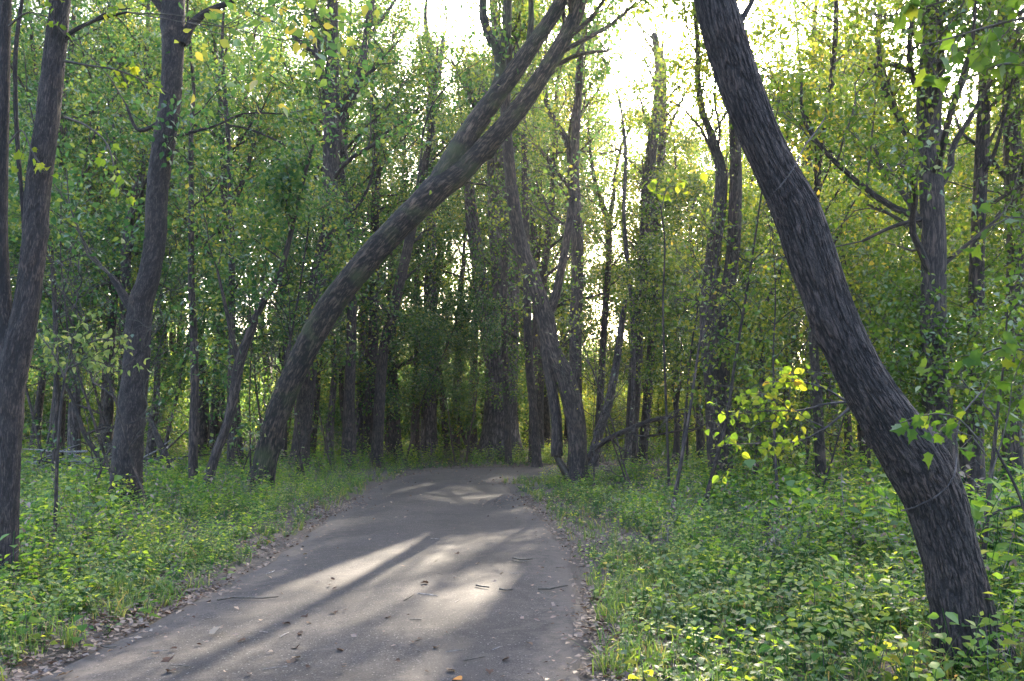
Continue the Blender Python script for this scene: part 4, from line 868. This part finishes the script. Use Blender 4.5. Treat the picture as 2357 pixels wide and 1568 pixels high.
for i, (px, py, h, n, sz, kd, lb) in enumerate([
    (1482, 1600, .30, 8, .10, 'lit', 'yellow green broad leaved plant at the bottom by the path verge'), (1560, 1575, .22, 7, .085, 'broad', 'low green broad leaved plant next to the yellow green one by the path verge'), (1440, 1540, .18, 6, .06, 'lit', 'small bright leaved plant rooted in the leaf litter of the verge'),
    (1700, 1590, .30, 8, .09, 'broad', 'third broad leaved plant from the path in the front row'), (1800, 1560, .34, 9, .09, 'broad', 'fourth broad leaved plant from the path in the front row'), (1905, 1590, .36, 8, .10, 'broad', 'green broad leaved plant just left of the yellowing one in the front row'), (2010, 1600, .34, 8, .10, 'lit', 'yellowing broad leaved plant left of the foot of the thick trunk'),
    (2100, 1600, .40, 9, .10, 'broad', 'green broad leaved plant between the yellowing one and the thick trunk foot'), (2300, 1600, .45, 10, .12, 'broad', 'broad leaved plant pressed against the foot of the thick trunk'), (2350, 1560, .5, 10, .12, 'broad', 'tall broad leaved plant in the lower right corner'),
    (1650, 1500, .3, 8, .08, 'broad', 'small broad leaved plant in the second row nearest the path'), (1860, 1450, .45, 9, .10, 'broad', 'broad leaved plant in the second row midway to the thick trunk'), (2030, 1440, .5, 10, .11, 'broad', 'broad leaved plant in the second row closest to the thick trunk'), (1960, 1350, .55, 10, .11, 'broad', None), (1760, 1380, .5, 9, .09, 'broad', None), (1870, 1310, .6, 10, .10, 'broad', None),
    (520, 1345, .3, 8, .10, 'pale', 'pale leaved plant at the left verge of the path'), (330, 1430, .35, 8, .09, 'broad', 'green plant at the left verge nearest the pale leaved one'), (180, 1500, .35, 8, .09, 'broad', 'green broad leaved plant at the left verge near the bottom edge'), (60, 1500, .4, 9, .10, 'broad', 'green broad leaved plant in the lower left corner')]):
    broad_plant(px, py, h, n, sz, kd, 900 + i, lb or 'green broad leaved plant rising from the nettles left of the thick trunk')

# ------------------------------------------------------------------ fallen wood
def stick(name, pts3, label, cat, parent=None, bark=None, sides=7, group=None, origin=None, side=None, lump=.1):
    pts3 = np.array(pts3, float); o0 = pts3[0, :3].copy() if origin is None else origin
    p = pts3.copy(); p[:, :3] -= o0; b = Buf(); b.tube(spline(p, .12), sides, 0, lump)
    if side is not None:
        for q in side: q = np.array(q, float); q[:, :3] -= o0; b.tube(spline(q, .12), 5, 0, lump)
    o = b.obj(name, [bark or M_DEAD], parent)
    if parent is None: o.location = Vector(o0); tag(o, label, cat, group)
    return o
def low_pt(px, d, z, r): q = P(px, 1000, d); return [q[0], d, z + gz1(q[0], d), r]
stick('fallen_log', [low_pt(40, 25.5, .22, .17), low_pt(130, 25.6, .24, .16), low_pt(215, 25.8, .22, .14), low_pt(300, 26.2, .16, .10)], 'pale fallen log lying behind the left nettle bank', 'log', sides=14)
stick('fallen_log', [low_pt(420, 27, .30, .10), low_pt(350, 27.4, .32, .11), low_pt(300, 27.8, .30, .11)], 'short grey fallen log behind the tall reddish tree', 'log', sides=12)
def pile(x0, x1, d, hmax, n, seed, label):
    rng = rngf(seed); xm = P((x0 + x1) / 2, 1000, d); g = gz1(xm[0], d); root = thing('brush_pile', label, 'brush pile', (xm[0], d, g)); w = abs(P(x1, 1000, d)[0] - P(x0, 1000, d)[0])
    for i in range(n):
        a = rng.uniform(-.5, .5); c = np.array([rng.uniform(-.5, .5) * w, rng.uniform(-.8, .8), rng.uniform(.05, hmax)]); L_ = rng.uniform(.6, 2.2)
        dv = unit(np.array([math.cos(a) * rng.choice([-1, 1]), math.sin(a), rng.uniform(-.35, .35)])); r = rng.uniform(.015, .05)
        pl = path_from(rng, c - dv * L_ / 2, dv, L_, r, r * .4, 4, .12, 0); pl[:, 2] = np.maximum(pl[:, 2], .02)
        b = Buf(); b.tube(pl, 5, 0, .1); b.obj('stick', [M_BARK if rng.random() < .5 else M_DEAD], root)
pile(70, 250, 24.5, .75, 34, 61, 'heap of dead branches beside the pale fallen log')
pile(325, 430, 26, .6, 24, 62, 'low heap of broken sticks right of the tall reddish tree')
pile(2030, 2110, 24, .5, 18, 63, 'low heap of grey sticks behind the thick furrowed trunk')
def snag(label, d, pts, side=(), name='dead_branch', bark=None): stick(name, ctrl(pts, d), label, 'dead branch', bark=bark or M_BARK, side=[ctrl(q, d) for q in side], sides=8)
snag('dark dead branch leaning over the brush heap at the left', 23, [(252, 1110, 13), (232, 1060, 12), (196, 1000, 11), (172, 930, 9), (140, 862, 6)], [[(196, 1000, 7), (240, 985, 5), (268, 985, 3)], [(172, 930, 7), (215, 945, 5), (250, 962, 4)], [(172, 930, 5), (205, 905, 3), (222, 880, 2)]])
snag('leaning dead stem right of the tall reddish tree', 24, [(392, 1080, 20), (376, 1040, 18), (358, 995, 13), (340, 950, 9)], [[(376, 1040, 7), (410, 1010, 4), (430, 990, 3)]])
snag('dead branch slanting up from the curved tree to the snapped tree', 27, [(1350, 1060, 14), (1372, 1030, 14), (1405, 1008, 13), (1440, 992, 12), (1500, 968, 10), (1590, 952, 7)], [[(1440, 992, 8), (1480, 1004, 6), (1560, 992, 5), (1620, 985, 3)], [(1405, 1008, 6), (1440, 1040, 4), (1470, 1052, 3)]])
snag('bare dead bough reaching right from the dark trunk by the vine covered tree', 27, [(1700, 960, 9), (1740, 940, 8), (1800, 915, 6), (1850, 905, 4)], [[(1740, 940, 5), (1775, 905, 3), (1800, 880, 2)]])
# vines round the thick trunk
def vine(label, pts, d, r): 
    c = ctrl([(x, y, r, z) for x, y, z in pts], d); stick('vine', c, label, 'vine', bark=M_BARKP, sides=6, lump=.05)
vine('pale vine looped round the lower part of the thick furrowed trunk', [(2076, 1176, -.14), (2110, 1166, -.27), (2150, 1146, -.30), (2188, 1112, -.24), (2202, 1070, -.16), (2200, 1010, -.12), (2212, 960, -.08), (2260, 900, .1)], 6.0, 3.6)
vine('pale vine hanging across the middle of the thick furrowed trunk', [(1758, 472, -.06), (1775, 452, -.24), (1800, 424, -.29), (1826, 388, -.22), (1850, 340, -.1), (1880, 300, .05), (1900, 270, .1)], 6.0, 3.6)
# twigs and leaves lying on the paving
rg = rngf(44)
def twig(pts, r, label, bark=None, group=None):
    q = np.array([[*G(x, y)[:2], .034 + r, r * (1 - .5 * i / len(pts))] for i, (x, y) in enumerate(pts)]); stick('twig', q, label, 'twig', bark=bark or M_TWIG, sides=6, group=group)
twig([(1238, 1366), (1262, 1367), (1285, 1362), (1306, 1358)], .012, 'longest dark twig lying near the right edge of the path')
twig([(1180, 1293), (1200, 1297), (1226, 1295)], .010, 'dark twig lying across the right half of the path')
twig([(1178, 1299), (1196, 1302), (1215, 1302)], .008, 'thin dark twig parallel to the one on the right half of the path')
twig([(1096, 1357), (1108, 1360), (1126, 1362)], .010, 'short stout twig right of the middle of the path')
twig([(1150, 1366), (1166, 1369), (1180, 1368)], .010, 'short twig left of the longest dark twig')
twig([(612, 1330), (622, 1327), (632, 1322)], .006, 'pale splinter of wood on the left half of the path', M_DEAD)
twig([(930, 1392), (940, 1386), (952, 1378)], .006, 'curved thin twig in the middle of the path')
twig([(962, 1376), (985, 1378), (1008, 1382)], .005, 'thin straight twig in the middle of the path', M_DEAD)
twig([(500, 1392), (540, 1386), (600, 1388), (640, 1384)], .009, 'long thin twig lying along the left edge of the path')
twig([(230, 1500), (250, 1503), (268, 1501)], .006, 'thin twig on the near left part of the path')
for i in range(26):
    px, py = rg.uniform(150, 1340), rg.uniform(1240, 1560); g = G(px, py); e = edge(np.array([g[:2]]))[0][0]
    if e > -.12: continue
    a = rg.uniform(0, PI); l = rg.uniform(.02, .09); r = rg.uniform(.002, .005)
    stick('twig', [[g[0] - math.cos(a) * l, g[1] - math.sin(a) * l, .034 + r, r], [g[0], g[1], .036 + r, r], [g[0] + math.cos(a) * l, g[1] + math.sin(a) * l, .034 + r, r * .6]], 'small bit of broken twig lying on the grey paving', 'twig', group='bits of twig on the path', bark=M_DEAD if rg.random() < .4 else M_TWIG, sides=5)
M_DRY1 = leaf_mat('leaf_fallen', [(0, (.07, .045, .035)), (.5, (.13, .09, .065)), (1, (.26, .20, .15))], (1, .8, .6), gloss=.05, tmix=.15, objvar=1.4)
M_ORANGE = leaf_mat('leaf_orange', [(0, (.42, .17, .05)), (1, (.5, .24, .08))], (1, .8, .6), gloss=.05, tmix=.15)
FL = leaf_mesh('fallen_leaf', M_DRY1, True, .9); FO = leaf_mesh('fallen_leaf', M_ORANGE, False, .7)
def fallen(me, px, py, size, label, group=None):
    g = G(px, py); e = edge(np.array([g[:2]]))[0][0]
    if e > -.05: return
    o = link('fallen_leaf', me); tag(o, label, 'leaf', group); o.location = (g[0], g[1], .040); o.rotation_euler = (rg.normal() * .2, rg.normal() * .2, rg.uniform(0, 6.28)); o.scale = (size,) * 3
fallen(FO, 1062, 1582 - 2, .09, 'orange leaf lying on the near paving'); fallen(FL, 490, 1472, .11, 'curled brown leaf on the near left paving'); fallen(FL, 392, 1527, .09, 'small dark curled leaf on the near left paving'); fallen(FL, 985, 1352, .08, 'brown leaf in the middle of the path')
for i in range(70):
    py = 1568 - 440 * rg.random() ** 1.3; fallen(FL, rg.uniform(100, 1360), py, rg.uniform(.03, .07), 'small dry leaf lying on the grey paving', 'fallen leaves on the path')

# far wood
rg = rngf(88); P_ = []; I_ = []; S_ = []
for k in range(340):
    big = k % 2 == 0
    d = rg.uniform(88, 135) if big else rg.uniform(52, 100); a = rg.uniform(-38, 38)
    if not big and abs(d * math.tan(math.radians(a)) - 20) < 0: continue
    P_.append((d * math.tan(math.radians(a)), d)); ol = a > 2
    I_.append((0 if big else 2) + int(ol)); S_.append(rg.uniform(.8, 1.2) * (0.6 if big else 1.0))
P_ = np.array(P_)
scatter('far_wood', 'mass of trees and bushes filling the depth of the wood', 'woodland', np.column_stack([P_, ground_z(P_)]), np.column_stack([np.zeros((len(P_), 2)), rg.uniform(0, 6.28, len(P_))]), S_, I_, FARS)

# ------------------------------------------------------------------ haze
m, N, L = mat('haze'); pvn = N.new('ShaderNodeVolumePrincipled'); pvn.inputs['Density'].default_value = HAZE
pvn.inputs['Color'].default_value = (0.92, 0.94, 0.97, 1); pvn.inputs['Anisotropy'].default_value = 0.65
o = N.new('ShaderNodeOutputMaterial'); L.new(pvn.outputs[0], o.inputs['Volume'])
hv = np.array([(x, y, z) for z in (-2.5, 48) for y in (-20, 160) for x in (-125, 125)], float)
hf = np.array([(0, 2, 3, 1), (4, 5, 7, 6), (0, 1, 5, 4), (2, 6, 7, 3), (0, 4, 6, 2), (1, 3, 7, 5)])
tag(mk('haze', hv, [hf], m, shade=False), 'thin luminous haze hanging in the wood', 'haze', kind='stuff')
print('TRIS', sum(len(me.loops) - 2 * len(me.polygons) for me in bpy.data.meshes))
